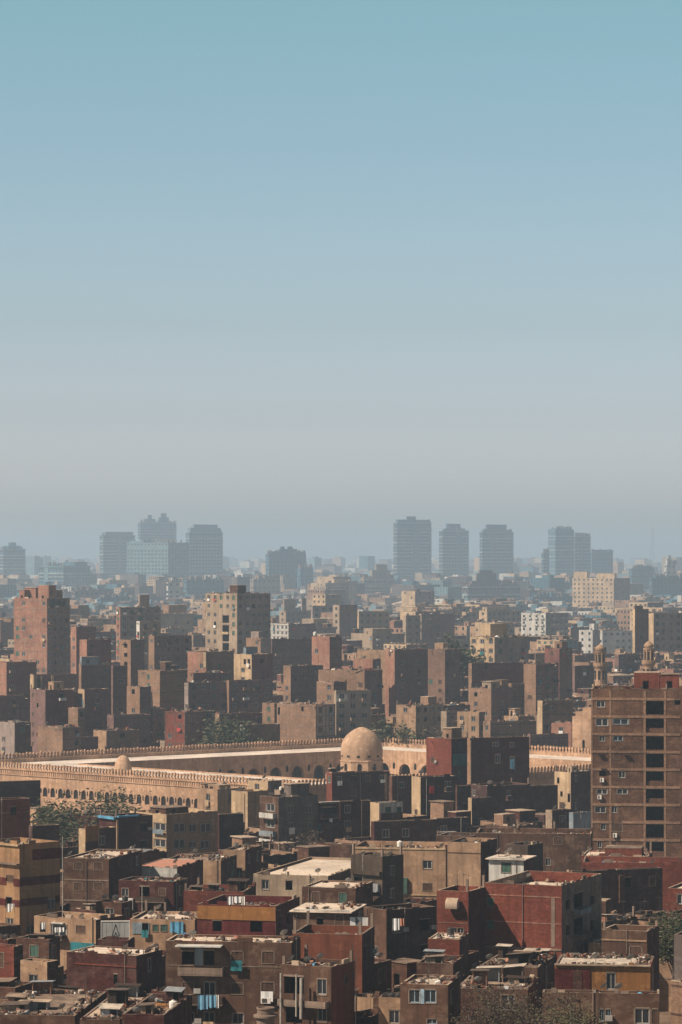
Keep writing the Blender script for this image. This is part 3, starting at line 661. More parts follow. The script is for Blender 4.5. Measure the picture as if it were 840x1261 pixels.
ZB = np.full((1261, 840), 1e9)
def stamp(s):
    x0, x1 = int(max(0, s['xl'])), int(min(840, s['xr']))
    y0 = int(min(max(s['yt'], 0), 1261))
    D = s['D'] + 4
    y1 = int(min(1261, HY + F * (CZ - s['z0']) / s['D']))
    if x1 > x0 and y1 > y0:
        ZB[y0:y1, x0:x1] = np.minimum(ZB[y0:y1, x0:x1], D)
def vis(px, py, D, m=5):
    """Whether a point shows in the frame, judged with a few pixels of tolerance."""
    if not (-8 < px < 848 and 0 < py < 1268): return False
    x0, x1 = max(0, min(839, int(px - m))), max(1, min(840, int(px + m) + 1))
    y0, y1 = max(0, min(1260, int(py - m))), max(1, min(1261, int(py + m) + 1))
    return bool((ZB[y0:y1, x0:x1] > D - 14).any())
for s in SPECS: stamp(s)

FILL = []
rf = random.Random(11)
ALLP = list(SPECS)
def clear_of(poly, D, reach=70):
    if D < 1100 and sat(poly, MQP, -3): return False
    for s in ALLP:
        if abs(s['D'] - D) < reach and sat(poly, s['poly'], -.4): return False
    return True
def try_fill(px, D, h, w_, d_, a, L, Rr):
    z0 = ground(D)
    z1 = z0 + h
    s = dict(xc=px, D=D, a=a, L=L, R=Rr, wl=rf.choice(['w', 'h', '']), wr=rf.choice(['w', 'w', 'h', 'h', '']), auth=False, label=None, ref=None)
    X = (math.cos(R(a)), -math.sin(R(a))); Y = (math.sin(R(a)), math.cos(R(a)))
    C = (at(px, D), D)
    P = [C, (C[0] - w_ * X[0], C[1] - w_ * X[1]), (C[0] - w_ * X[0] + d_ * Y[0], C[1] - w_ * X[1] + d_ * Y[1]), (C[0] + d_ * Y[0], C[1] + d_ * Y[1])]
    s.update(w=w_, d=d_, C=C, X=X, Y=Y, poly=P, z1=z1, z0=z0 - 1, yt=HY + F * (CZ - z1) / D)
    s['xl'] = pxy(P[1][0], P[1][1], z1)[0]; s['xr'] = pxy(P[3][0], P[3][1], z1)[0]
    if s['xr'] < -4 or s['xl'] > 844: return None
    for t in SPECS + TOWER_BOX:
        if t['D'] > D and t['xr'] > s['xl'] and t['xl'] < s['xr']:
            keep = t.get('keep', (27 if t.get('ref') else 14) if D > 800 else 46 if t.get('ref') else 30)
            if s['yt'] < t['yt'] + keep: return None
    if 740 < D < 1100 or D < 760:
        # nothing may rise in front of the mosque walls and roofs
        if D < 850 and s['yt'] < 1004: return None
    if not clear_of(P, D): return None
    x0, x1 = int(max(0, s['xl'])), int(min(840, s['xr']))
    y0, y1 = int(s['yt']), int(min(1261, s['yt'] + 60))
    if x1 - x0 < 2 or y0 > 1255: return None
    seen = (ZB[y0:y1, x0:x1] > D).sum()
    if seen < max(26, 6000 / (D / 10)): return None
    stamp(s); ALLP.append(s); FILL.append(s)
    return s
# far towers on the river bank: boxes given by photo columns and rows
TOWERS = [
 # label, xl, xc, xr, yt, D, top boxes (x0,x1,y), colour, style
 ('broad dark hazy tower cut by the left photo edge', -6, 4, 31, 676, 3400, [(10, 20, 668), (4, 25, 672)], 'tower_haze_blue', 'band'),
 ('low wide hazy slab with a stepped roof', 48, 78, 111, 697, 3000, [(79, 109, 692), (80, 84, 690)], 'tower_haze_blue', 'band'),
 ('rounded hazy tower with a pale crown, leftmost of its cluster', 123, 127, 166, 659, 3500, [(126, 164, 655)], 'tower_haze_pale', 'band'),
 ('hazy tower with two turrets on its roof', 170, 173, 217, 643, 3800, [(172, 187, 639), (198, 211, 637), (178, 183, 634), (201, 208, 632)], 'tower_haze_blue', 'band'),
 ('pinkish grey hazy slab in front of the turreted tower', 156, 207, 233, 668, 3050, [(160, 185, 666)], 'tower_haze_pale', 'grid'),
 ('hazy tower with tapering terraces on its top', 229, 233, 274, 655, 3300, [(231, 272, 650), (236, 268, 646)], 'tower_haze_pale', 'band'),
 ('square hazy office block with masts on its roof', 327, 331, 377, 682, 3000, [(330, 374, 679), (343, 366, 676), (345, 350, 673), (355, 361, 673)], 'tower_haze_blue', 'grid'),
 ('lower hazy block beside the square office block', 366, 370, 386, 700, 2900, [], 'tower_haze_blue', 'grid'),
 ('tallest banded hazy tower with a cluttered crown', 485, 489, 531, 643, 3300, [(487, 529, 640), (500, 512, 636)], 'tower_haze_blue', 'band'),
 ('banded hazy tower with one square plant room, middle of three', 541, 545, 577, 653, 3400, [(549, 567, 645), (545, 573, 651)], 'tower_haze_blue', 'band'),
 ('banded hazy tower with a wide plant room, right of three', 591, 594, 632, 655, 3350, [(598, 624, 646), (593, 630, 653)], 'tower_haze_blue', 'band'),
 ('tall glassy hazy tower with a smooth end wall', 675, 684, 707, 652, 3300, [(678, 705, 651)], 'tower_haze_blue', 'plain'),
 ('descending wing of the glassy hazy tower', 706, 708, 727, 660, 3330, [(706, 718, 656)], 'tower_haze_blue', 'band'),
 ('lowest wing of the glassy hazy tower', 726, 729, 755, 680, 3360, [(727, 748, 677)], 'tower_haze_blue', 'grid'),
 ('slim hazy wing standing before the glassy tower', 667, 669, 676, 680, 3250, [], 'tower_haze_blue', 'band'),
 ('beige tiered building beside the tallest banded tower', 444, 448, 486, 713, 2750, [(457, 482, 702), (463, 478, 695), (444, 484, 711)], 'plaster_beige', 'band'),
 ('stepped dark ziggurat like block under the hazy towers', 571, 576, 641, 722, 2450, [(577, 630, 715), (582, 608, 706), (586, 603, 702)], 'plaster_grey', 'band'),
 ('haze blue office slab below the glassy tower', 651, 656, 713, 735, 2400, [(655, 700, 731)], 'tower_haze_blue', 'grid'),
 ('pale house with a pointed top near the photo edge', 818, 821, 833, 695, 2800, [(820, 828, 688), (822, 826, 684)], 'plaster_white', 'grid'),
 ('broad hazy block at the right end of the skyline', 800, 803, 846, 712, 2600, [(806, 840, 709)], 'tower_haze_blue', 'grid'),
 ('broad hazy block behind the yellow beige complex', 775, 778, 806, 700, 3000, [(780, 800, 697)], 'tower_haze_blue', 'grid'),
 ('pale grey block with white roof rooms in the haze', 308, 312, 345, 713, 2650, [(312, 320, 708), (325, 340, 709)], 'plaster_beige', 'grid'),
 ('dim haze blue block beneath the tapering tower', 226, 230, 276, 714, 2600, [(232, 246, 710)], 'tower_haze_blue', 'grid'),
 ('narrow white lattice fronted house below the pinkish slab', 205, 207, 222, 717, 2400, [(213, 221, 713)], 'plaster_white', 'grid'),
 ('dim block below the rounded tower', 119, 124, 160, 736, 2300, [], 'tower_haze_blue', 'grid'),
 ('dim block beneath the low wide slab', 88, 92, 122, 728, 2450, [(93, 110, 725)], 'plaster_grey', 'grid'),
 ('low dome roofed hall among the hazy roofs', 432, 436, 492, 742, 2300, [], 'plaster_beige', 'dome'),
]
TOWER_BOX = [dict(xl=t[1], xr=t[3], yt=t[4], D=FS(t[5]), keep=84 if t[4] < 690 else 50 if t[4] < 700 else 18, ref=None, poly=None) for t in TOWERS]

near_lit = [BT, BB, PB, PT, BM, PT, BT]  # palettes with sunlit tones for left faces, shaded tones for right ones
near_shaded = [BM, BB, BU, PB, BM, BU]
mid_lit = [BT, BP, PT, PE, PC, BT, BP, PT]
mid_shaded = [BM, BU, BU, BB, PG, BM, BB]
far_lit = [PE, PC, PE, PT, PW, BT, PC]
far_shaded = [PG, PG, PE, BU, 'tower_haze_pale', PG]
def fill_zone(D0, D1, n, hs, ws, cl, cr, amin=38, amax=64):
    got = 0
    tries = 0
    while got < n and tries < n * 60:
        tries += 1
        D = rf.uniform(D0, D1)
        px = rf.uniform(-20, 860)
        w_ = rf.uniform(*ws); d_ = rf.uniform(*ws)
        if try_fill(px, D, rf.uniform(*hs), w_, d_, rf.uniform(amin, amax), rf.choice(cl), rf.choice(cr)):
            got += 1
    print('fill', D0, D1, got)
fill_zone(945, 1010, 30, (5, 12), (5, 12), mid_lit, mid_shaded)
fill_zone(985, 1200, 40, (6, 17), (8, 18), mid_lit, mid_shaded)
fill_zone(985, 1200, 60, (5, 16), (4, 10), mid_lit, mid_shaded)
fill_zone(1180, 1550, 40, (8, 22), (9, 22), mid_lit, mid_shaded)
fill_zone(1180, 1550, 60, (7, 20), (5, 12), mid_lit, mid_shaded)
fill_zone(1500, 2100, 54, (13, 32), (12, 24), mid_lit + far_lit, far_shaded + mid_shaded)
fill_zone(2050, 3200, 52, (15, 38), (15, 32), far_lit, far_shaded)
fill_zone(3100, 4100, 36, (15, 42), (20, 40), far_lit, far_shaded)
fill_zone(470, 740, 40, (5, 14), (4, 10), near_lit, near_shaded)
fill_zone(300, 470, 60, (3, 10.5), (2.6, 6.5), near_lit, near_shaded, 10, 60)
del_keys = None

# ------------------------------------------------------------------ building builder
def fp(s, face, px, py):
    """Photo position -> (distance along the face from its left end, world height)."""
    a = R(s['a']); C = s['C']; u = (px - HX) / F
    if face == 'l':
        t = (C[0] - u * C[1]) / (math.cos(a) + u * math.sin(a))
        y = C[1] + t * math.sin(a)
        return s['w'] - t, CZ - (py - HY) * y / F
    t = (u * C[1] - C[0]) / (math.sin(a) - u * math.cos(a))
    y = C[1] + t * math.cos(a)
    return t, CZ - (py - HY) * y / F
def loc2w(s, x, y):
    return s['C'][0] + x * s['X'][0] + y * s['Y'][0], s['C'][1] + x * s['X'][1] + y * s['Y'][1]
def face_pt(s, face, u):
    return loc2w(s, u - s['w'], 0) if face == 'l' else loc2w(s, 0, u)

def rect_local(face, w, u0, u1, o0, o1):
    """Box extents in building space for a strip on a face: u along it, o outwards."""
    if face == 'l': return (-w + u0, -w + u1, -o1, -o0)
    return (o0, o1, u0, u1)

DISH = {}
def dish_mesh(i):
    if i in DISH: return DISH[i]
    b = MB(); c = MB()
    rr = .55
    prof = [(0.02, 0), (rr * .5, .05), (rr * .85, .15), (rr, .22)]
    b2 = MB()
    n = 12
    for r, z in prof:
        pass
    b2.lathe(prof[::-1], 'dish_grey', n)
    # tilt towards the satellites
    T = Matrix.Translation((0, 0, 1.0)) @ Matrix.Rotation(R(200 + i * 15), 4, 'Z') @ Matrix.Rotation(R(48), 4, 'X')
    b2.v = [tuple(T @ Vector(v)) for v in b2.v]
    b2.f = b2.f[:-1]; b2.mi = b2.mi[:-1]
    fe = T @ Vector((0, 0, .55))
    for a_ in (0, 120, 240):
        q = T @ Vector((rr * math.cos(R(a_)), rr * math.sin(R(a_)), .22))
        b2.tube(q, fe, .012, .012, 'metal_dark', 4, False)
    b2.box(fe[0] - .05, fe[0] + .05, fe[1] - .05, fe[1] + .05, fe[2] - .05, fe[2] + .05, 'metal_dark')
    c.tube((0, 0, 0), (0, 0, .98), .035, .03, 'metal_dark', 6)
    c.box(-.2, .2, -.03, .03, 0, .04, 'metal_dark'); c.box(-.03, .03, -.2, .2, .04, .08, 'metal_dark')
    DISH[i] = (b2.mesh('dish_bowl'), c.mesh('dish_mast'))
    return DISH[i]
TANK = {}
def tank_mesh(kind):
    if kind in TANK: return TANK[kind]
    b = MB(); st = MB()
    b.lathe([(.52, .35), (.55, .40), (.55, 1.25), (.50, 1.33), (.2, 1.42), (.2, 1.50), (.17, 1.52)], kind, 14)
    b.lathe([(.565, .68), (.565, .74)], kind, 14); b.lathe([(.565, .98), (.565, 1.04)], kind, 14)
    for x in (-.35, .35):
        for y in (-.35, .35): st.box(x - .05, x + .05, y - .05, y + .05, 0, .33, 'metal_dark')
    st.box(-.5, .5, -.5, .5, .27, .345, 'metal_dark')
    TANK[kind] = (b.mesh('tank_drum'), st.mesh('tank_stand'))
    return TANK[kind]
ANT = None
def antenna_mesh():
    global ANT
    if ANT is None:
        b = MB()
        b.tube((0, 0, 0), (0, 0, 3.2), .03, .02, 'metal_dark', 5)
        b.tube((-.6, 0, 2.9), (.6, 0, 2.9), .012, .012, 'metal_dark', 4)
        for k in range(6):
            x = -.5 + k * .2
            b.tube((x, -.35 + k * .03, 2.9), (x, .35 - k * .03, 2.9), .01, .01, 'metal_dark', 4)
        ANT = b.mesh('antenna')
    return ANT

def rubble(s, rects, z, n, rr, big=1.0):
    """Planks, crates, broken blocks and sacks strewn on a roof."""
    b = MB()
    for _ in range(n):
        x0, x1, y0, y1 = rr.choice(rects)
        x, y = rr.uniform(x0, x1), rr.uniform(y0, y1)
        t = rr.random()
        m = rr.choice(['debris_pale', 'debris_brown', 'debris_brown', 'brick_maroon', 'wood_dark', 'debris_brown', 'brick_pink', 'concrete', 'wood_dark', 'plaster_grey', 'sheet_white' if rr.random() < .35 else 'tin_sheet', 'roof_dust', 'plaster_rust', rr.choice(['blue_sheet', 'salmon_sheet', 'teal_sheet', 'debris_pale', 'debris_brown', 'wood_dark', 'tin_sheet', 'debris_brown'])])
        if t < .38: sz = (rr.uniform(.10, .35), rr.uniform(.10, .35), rr.uniform(.06, .25))
        elif t < .72: sz = (rr.uniform(.5, 1.7), rr.uniform(.03, .10), rr.uniform(.02, .06))
        elif t < .88: sz = (rr.uniform(.25, .6), rr.uniform(.2, .5), rr.uniform(.2, .5))
        else: sz = (rr.uniform(.5, 1.1), rr.uniform(.4, .9), rr.uniform(.015, .03))
        sz = [q * big * (.46 if big == 1.0 else .7) for q in sz]
        T = Matrix.Translation((x, y, z + sz[2] * .6 + rr.uniform(0, .14) * big)) @ Matrix.Rotation(rr.uniform(0, 3.14), 4, 'Z') @ Matrix.Rotation(rr.gauss(0, .28), 4, 'X') @ Matrix.Rotation(rr.gauss(0, .28), 4, 'Y')
        b.box(-sz[0], sz[0], -sz[1], sz[1], -sz[2], sz[2], m, T)
    return b

n_win = 0
def make_building(s, idx):
    global n_win
    rr = random.Random(1000 + idx)
    D = s['D']; w_, d_ = s['w'], s['d']; z0, z1 = s['z0'], s['z1']
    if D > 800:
        far_shade_lift = {BU: 'brick_purple_lifted', BM: 'brick_maroon_lifted', BB: 'brick_brown_lifted', PG: 'plaster_grey_lifted'}  # lighter shade painted into walls far off
        s['L'] = far_shade_lift.get(s['L'], s['L']); s['R'] = far_shade_lift.get(s['R'], s['R'])
    H = z1 - z0
    if H < 2: print('LOW', s['label'], H, D); z0 -= 3; s['z0'] = z0; H += 3
    tall = H > 15
    name = s.get('name') or ('apartment_block' if tall else 'house')
    root = empty(name, (s['C'][0], s['C'][1], z0), -R(s['a']))
    s['root'] = root
    L = lambda z: z - z0
    ph = s.get('ph', rr.choice([.9, 1.0, .7, .35]) if s['auth'] else rr.choice([.9, .8, .3]))
    st = s.get('st', 3.0)
    pit = s.get('pit', 3.3)
    far = D > 1850
    wsc = s.get('Ds', 1.0)
    if far and not s['auth']: wsc = 1.35; st *= 1.35; pit *= 1.3
    holes = {'l': [], 'r': []}
    wins = []
    for h in s.get('holes', []):
        f_, x0, x1, y0, y1, k = h
        if f_ == 'r':
            u0, _z = fp(s, f_, x0, y0); u1, zb = fp(s, f_, x1, y1); zt = fp(s, f_, (x0 + x1) / 2, y0)[1]; zb = fp(s, f_, (x0 + x1) / 2, y1)[1]
        else:
            u0, u1 = fp(s, f_, x0, y0)[0], fp(s, f_, x1, y0)[0]; zt = fp(s, f_, (x0 + x1) / 2, y0)[1]; zb = fp(s, f_, (x0 + x1) / 2, y1)[1]
        W_ = w_ if f_ == 'l' else d_
        u0, u1 = max(.15, u0), min(W_ - .15, u1)
        zb = max(zb, z0 + .3)
        if u1 - u0 < .3 or zt - zb < .3: continue
        holes[f_].append((u0, u1, L(zb), L(zt)))
        wins.append((f_, u0, u1, zb, zt, k))
    for f_, style, W_ in (('l', s['wl'], w_), ('r', s['wr'], d_)):
        if s.get('tower'): continue
        if not style and (holes[f_] or s.get('keep') == 120): continue
        n = max(1, int(W_ / pit)) if W_ > 2.2 else 0
        if style == 'h': n = max(1, int(n * .6)) if n else 0
        if not n: continue
        p = W_ / n
        nf = int((H - 1.5) / st)
        colk = [rr.choice('ddggsoovd') for _ in range(n)]
        wd = (1.7 if s.get('big') else rr.choice([1.0, 1.15, 1.3]) * (1.25 if D > 800 else 1)) * wsc
        prob = .93 if style == 'w' else .55 if style == 'h' else (.30 if D > 560 else .38)
        jit = [rr.uniform(-.25, .25) for _ in range(n)]
        for k in range(nf):
            zt = z1 - ph - .45 - k * st
            zb = zt - rr.choice([1.3, 1.3, 1.5]) - (.2 if s.get('big') else 0) - 1.4 * (wsc - 1)
            if zb < z0 + .4: break
            for j in range(n):
                if rr.random() > prob: continue
                uc = (j + .5) * p + jit[j]
                if wd / 2 + .15 > p / 2: continue
                X_, Y_ = face_pt(s, f_, uc)
                px, py = pxy(X_, Y_, zb)
                px2, py2 = pxy(X_, Y_, zt)
                if not vis(px, (py + py2) / 2, D + 12, 6): continue
                if any(q[0] == f_ and q[1] - 2 < px < q[2] + 2 and q[3] < py < q[4] + 6 for q in s.get('skipw', [])): continue
                k2 = colk[j] if rr.random() < .8 else rr.choice('odgs')
                if any(not (uc + wd / 2 + .1 < q[0] or uc - wd / 2 - .1 > q[1] or L(zt) + .1 < q[2] or L(zb) - .1 > q[3]) for q in holes[f_]): continue
                holes[f_].append((uc - wd / 2, uc + wd / 2, L(zb), L(zt)))
                wins.append((f_, uc - wd / 2, uc + wd / 2, zb, zt, k2))
    # walls
    mb = MB()
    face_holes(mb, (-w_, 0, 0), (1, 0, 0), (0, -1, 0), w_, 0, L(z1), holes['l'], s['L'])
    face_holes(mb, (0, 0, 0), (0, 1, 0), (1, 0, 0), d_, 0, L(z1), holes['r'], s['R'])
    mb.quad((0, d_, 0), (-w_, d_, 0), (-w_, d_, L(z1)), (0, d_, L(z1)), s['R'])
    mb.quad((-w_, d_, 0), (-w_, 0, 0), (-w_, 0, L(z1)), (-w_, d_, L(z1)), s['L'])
    t = min(.22, w_ / 5, d_ / 5)
    zt_, zr = L(z1), L(z1 - ph)
    o4 = [(-w_, 0), (0, 0), (0, d_), (-w_, d_)]
    i4 = [(-w_ + t, t), (-t, t), (-t, d_ - t), (-w_ + t, d_ - t)]
    cop = 'roof_dust' if D > 500 or s.get('roof') == 'roof_bright' else 'concrete'
    for k in range(4):
        a_, b_, c_, e_ = o4[k], o4[(k + 1) % 4], i4[(k + 1) % 4], i4[k]
        mb.quad((*a_, zt_), (*b_, zt_), (*c_, zt_), (*e_, zt_), cop)
        mb.quad((*e_, zt_), (*c_, zt_), (*c_, zr), (*e_, zr), s['R'] if k % 2 else s['L'])
    mb.build('wall', root)
    if D < 1500:
        # broken blocks, sills and patches that make the roof edge uneven
        pb = MB()
        for f_, W_ in (('l', w_), ('r', d_)):
            u = rr.uniform(0, 1.5)
            while u < W_ - .5:
                l_ = rr.uniform(.2, 1.6) * (1 if D < 700 else 1.5)
                if rr.random() < .55:
                    hh = rr.choice([.06, .1, .15, .22, .4]) * (1 if D < 700 else 1.3)
                    x0, x1, y0, y1 = rect_local(f_, w_, u, min(u + l_, W_ - .02), -t + .01, rr.choice([-.012, .03]))
                    pb.box(x0, x1, y0, y1, zt_ - .05, zt_ + hh, rr.choice([cop0 for cop0 in (s['L'], s['R'], 'roof_dust', 'concrete', 'debris_brown')]))
                u += l_ + rr.uniform(.1, 1.5)
        if pb.v: tag(pb.build('parapet_block', root), kind='stuff')
    rb = MB()
    rmat = s.get('roof', rr.choice(['roof_dust', 'roof_dark', 'roof_dust', 'roof_dark']) if D < 1300 else 'roof_dust')
    if s.get('ext'):
        rb.box(-w_ - .35, .35, -.5, d_ + .2, zt_ - .02, zt_ + .1, rmat)
    else:
        rb.box(-w_ + t, -t, t, d_ - t, zr - .25, zr, rmat)
    rb.build('roof', root)
    # windows
    jm = MB()
    for f_, u0, u1, zb, zt, k in wins:
        if far:
            x0, x1, y0, y1 = rect_local(f_, w_, u0, u1, -.2, -.15)
            jm.box(x0, x1, y0, y1, L(zb), L(zt), 'glass')
            continue
        uc = (u0 + u1) / 2
        kind = {'g': 'glazed', 'b': 'glazed', 'd': 'dark', 's': 'shutter_brown', 'v': 'shutter_green', 'o': 'open'}[k]
        if kind == 'open' and D > 700 and not s['auth']: kind = 'dark'
        me = win_mesh(kind, 'frame_blue' if k == 'b' else 'frame_pale')
        if f_ == 'l': o = link('window', me, root, (-w_ + uc, 0, L(zb)), 0, (u1 - u0, 1, zt - zb))
        else: o = link('window', me, root, (0, uc, L(zb)), R(90), (u1 - u0, 1, zt - zb))
        n_win += 1
    if jm.v:
        tag(jm.build('window', root), kind='stuff')
    # concrete frame: floor bands and columns
    fr = s.get('frame', '' if s['auth'] and D < 760 else rr.choice(['b', 'b', 'r', '', '']) if not far or not s['auth'] else 'r')
    if fr and D < 1900:
        fb = MB()
        nf = int(H / st)
        for f_, W_ in (('l', w_), ('r', d_)):
            if fr == 'l' and f_ == 'r': continue
            if fr == 'r' and f_ == 'l': continue
            if fr == 'p' and f_ == 'l': continue
            th = .2
            src = s['L'] if f_ == 'l' else s['R']
            m = 'concrete' if src in (BT, BP, PE, PC, PW, PT) and rr.random() < .75 else 'frame_brown'
            cols = rr.random() < .45
            for k in range(1, nf + 1):
                zz = L(z1 - ph - .05 - (k - 1) * st)
                if zz < .5: break
                if any(h[2] < zz and h[3] > zz - th for h in holes[f_]): continue
                x0, x1, y0, y1 = rect_local(f_, w_, 0, W_, -.05, .05)
                fb.box(x0, x1, y0, y1, zz - th, zz, m)
            if W_ > 5 and cols and fr == 'b' or fr == 'p' or s.get('pit') == 2.2:
                nc = max(1, round(W_ / rr.uniform(4, 5.5)))
                for j in range(nc + 1):
                    uc = min(max(.17, j * W_ / nc), W_ - .17)
                    if any(h[0] - .2 < uc < h[1] + .2 for h in holes[f_]): continue
                    x0, x1, y0, y1 = rect_local(f_, w_, uc - .15, uc + .15, -.05, .035)
                    fb.box(x0, x1, y0, y1, .1, zt_ - .02, m)
        if fb.v: tag(fb.build('concrete_frame', root), kind='stuff')
    # painted panels, piers, awnings and hung cloths
    for q in s.get('bands', []):
        f_, x0, x1, y0, y1, m, pr, nm = q
        u0, u1 = fp(s, f_, x0, y0)[0], fp(s, f_, x1, y0)[0]
        W_ = w_ if f_ == 'l' else d_
        if nm not in ('canopy', 'slab_edge', 'terrace_ledge', 'roof_edge', 'coping'): u0, u1 = max(0.01, u0), min(W_ - .01, u1)
        else: u0, u1 = max(-.2, u0), min(W_ + .2, u1)
        zt = fp(s, f_, (x0 + x1) / 2, y0)[1]; zb = max(fp(s, f_, (x0 + x1) / 2, y1)[1], z0 + .2)
        if zt - zb < .04 or u1 <= u0: continue
        b = MB()
        if nm in ('canopy', 'roof_edge'):
            a0, a1, b0, b1 = rect_local(f_, w_, u0, u1, .005, pr)
            b.box(a0, a1, b0, b1, L(zt) - .12, L(zt), m)
        elif nm in ('hanging_cloth', 'tarp', 'blue_curtain'):
            n = 6
            zl, zh = L(zb), L(zt)
            for j in range(n):
                ua, ub = u0 + (u1 - u0) * j / n, u0 + (u1 - u0) * (j + 1) / n
                oa, ob = pr + .07 * math.sin(j * 2.1), pr + .07 * math.sin((j + 1) * 2.1)
                def q3(u, o, z): return (-w_ + u, -o, z) if f_ == 'l' else (o, u, z)
                b.quad(q3(ua, oa, zl + .12 * math.sin(j)), q3(ub, ob, zl + .12 * math.sin(j + 1)), q3(ub, ob * .9, zh), q3(ua, oa * .9, zh), m)
                b.quad(q3(ua, oa - .02, zl + .12 * math.sin(j)), q3(ub, ob - .02, zl + .12 * math.sin(j + 1)), q3(ub, ob * .9 - .02, zh), q3(ua, oa * .9 - .02, zh), m)
        else:
            # stripes and panels stop at openings
            cuts = [(u0, u1)]
            if nm == 'parapet_wall':
                a0, a1, b0, b1 = rect_local(f_, w_, u0, u1, -.5, -.3)
                b.box(a0, a1, b0, b1, L(zb), L(zt), m); cuts = []
            for h in holes[f_] if cuts else ():
                if h[2] < L(zt) and h[3] > L(zb):
                    nx = []
                    for p0, p1 in cuts:
                        if h[1] <= p0 or h[0] >= p1: nx.append((p0, p1)); continue
                        if h[0] - p0 > .05: nx.append((p0, h[0]))
                        if p1 - h[1] > .05: nx.append((h[1], p1))
                    cuts = nx
            for p0, p1 in cuts:
                a0, a1, b0, b1 = rect_local(f_, w_, p0, p1, -.06, pr)
                b.box(a0, a1, b0, b1, L(zb), L(zt), m)
        if b.v: b.build(nm, root)
    # balconies
    def balcony(f_, u0, u1, zt, zb, m):
        b = MB()
        dep = 1.0
        a0, a1, b0, b1 = rect_local(f_, w_, u0, u1, .01, dep)
        b.box(a0, a1, b0, b1, L(zb), L(zb) + .14, 'concrete')
        a0, a1, b0, b1 = rect_local(f_, w_, u0, u1, dep - .08, dep + .02)
        b.box(a0, a1, b0, b1, L(zb) + .14, L(zt), m)
        for q0, q1 in ((u0, u0 + .08), (u1 - .08, u1)):
            a0, a1, b0, b1 = rect_local(f_, w_, q0, q1, .01, dep - .08)
            b.box(a0, a1, b0, b1, L(zb) + .14, L(zt), m)
        b.build('balcony', root)
    for f_, x0, x1, y0, y1, m in s.get('balc', []):
        u0, u1 = fp(s, f_, x0, y0)[0], fp(s, f_, x1, y0)[0]
        u0 = max(.05, u0); u1 = min(u1, (w_ if f_ == 'l' else d_) - .05)
        if u1 - u0 > .5: balcony(f_, u0, u1, fp(s, f_, x0, y0)[1], fp(s, f_, x0, y1)[1], m)
    if not far and D > 560 and not s.get('bal') and not s.get('tower'): s['bal'] = rr.choice([0, .15, .35, .7])
    if s.get('bal') and not far:
        for f_, u0, u1, zb, zt, k in wins:
            if f_ == 'r' and rr.random() < s['bal'] * .6:
                balcony(f_, u0 - .25, u1 + .25, zb + .2, zb - .75, rr.choice([s['R'], 'concrete', PW, 'wood_dark', s['L']]))
    elif s.get('bal') and far:
        b = MB()
        for f_, u0, u1, zb, zt, k in wins:
            if rr.random() < s['bal']:
                a0, a1, b0, b1 = rect_local(f_, w_, u0 - .5, u1 + .5, 0.01, 1.0)
                b.box(a0, a1, b0, b1, L(zb) - .7, L(zb) + .35, s['L'])
        if b.v: tag(b.build('balcony', root), kind='stuff')
    if not far and not s.get('tower'):
        for f_, u0, u1, zb, zt, k in wins:
            if rr.random() < (.13 if D > 560 else .08):
                b = MB()
                o_ = rr.uniform(.25, .6); h_c = rr.uniform(.7, 1.3)
                m = rr.choice(['cloth_white', 'cloth_white', 'cloth_blue', 'cloth_red', 'sheet_white', 'teal_sheet', 'plaster_blue', 'plaster_cream'])
                q = lambda u, o, z: (-w_ + u, -o, z) if f_ == 'l' else (o, u, z)
                n_ = 3
                for j in range(n_):
                    ua, ub = u0 + (u1 - u0) * j / n_, u0 + (u1 - u0) * (j + 1) / n_
                    da, db = .05 * (j % 2), .05 * ((j + 1) % 2)
                    b.quad(q(ua, o_ + da, L(zb) - h_c + .3), q(ub, o_ + db, L(zb) - h_c + .25), q(ub, o_ + db, L(zb) + .3), q(ua, o_ + da, L(zb) + .3), m)
                    b.quad(q(ua, o_ + da - .02, L(zb) - h_c + .3), q(ub, o_ + db - .02, L(zb) - h_c + .25), q(ub, o_ + db - .02, L(zb) + .3), q(ua, o_ + da - .02, L(zb) + .3), m)
                if zb - h_c > z0: b.build('hanging_cloth', root)
    # air conditioners
    for f_, x0, x1, y0, y1 in s.get('ac', []):
        u0, u1 = fp(s, f_, x0, y0)[0], fp(s, f_, x1, y0)[0]
        zt, zb = fp(s, f_, x0, y0)[1], fp(s, f_, x0, y1)[1]
        b = MB()
        a0, a1, b0, b1 = rect_local(f_, w_, u0, u1, .08, .45)
        b.box(a0, a1, b0, b1, L(zb), L(zt), 'sheet_white')
        a0, a1, b0, b1 = rect_local(f_, w_, u0 + .12, u1 - .35, .45, .47)
        b.box(a0, a1, b0, b1, L(zb) + .08, L(zt) - .08, 'metal_dark')
        b.build('air_conditioner', root)
    if not far and D < 800 and not s.get('tower'):
        for f_, u0, u1, zb, zt, k in wins:
            if rr.random() < .10:
                b = MB()
                a0, a1, b0, b1 = rect_local(f_, w_, u1 + .1, u1 + .8, .05, .4)
                if (u1 + .85) < (w_ if f_ == 'l' else d_):
                    b.box(a0, a1, b0, b1, L(zb) + .1, L(zb) + .6, 'dish_grey'); b.build('air_conditioner', root)
    # pipes
    pp = list(s.get('pipes', []))
    for f_, x, y0, y1, r_ in pp:
        u0, zt = fp(s, f_, x, y0); zb = fp(s, f_, x, y1)[1]
        b = MB()
        a0, a1, b0, b1 = rect_local(f_, w_, u0, u0, 1.15 if r_ > .06 else .1, 1.15 if r_ > .06 else .1)
        b.tube((a0, b0, L(zb)), (a0 + .02, b0, L(zt)), r_, r_, 'pipe_pale', 8)
        b.build('pipe', root)
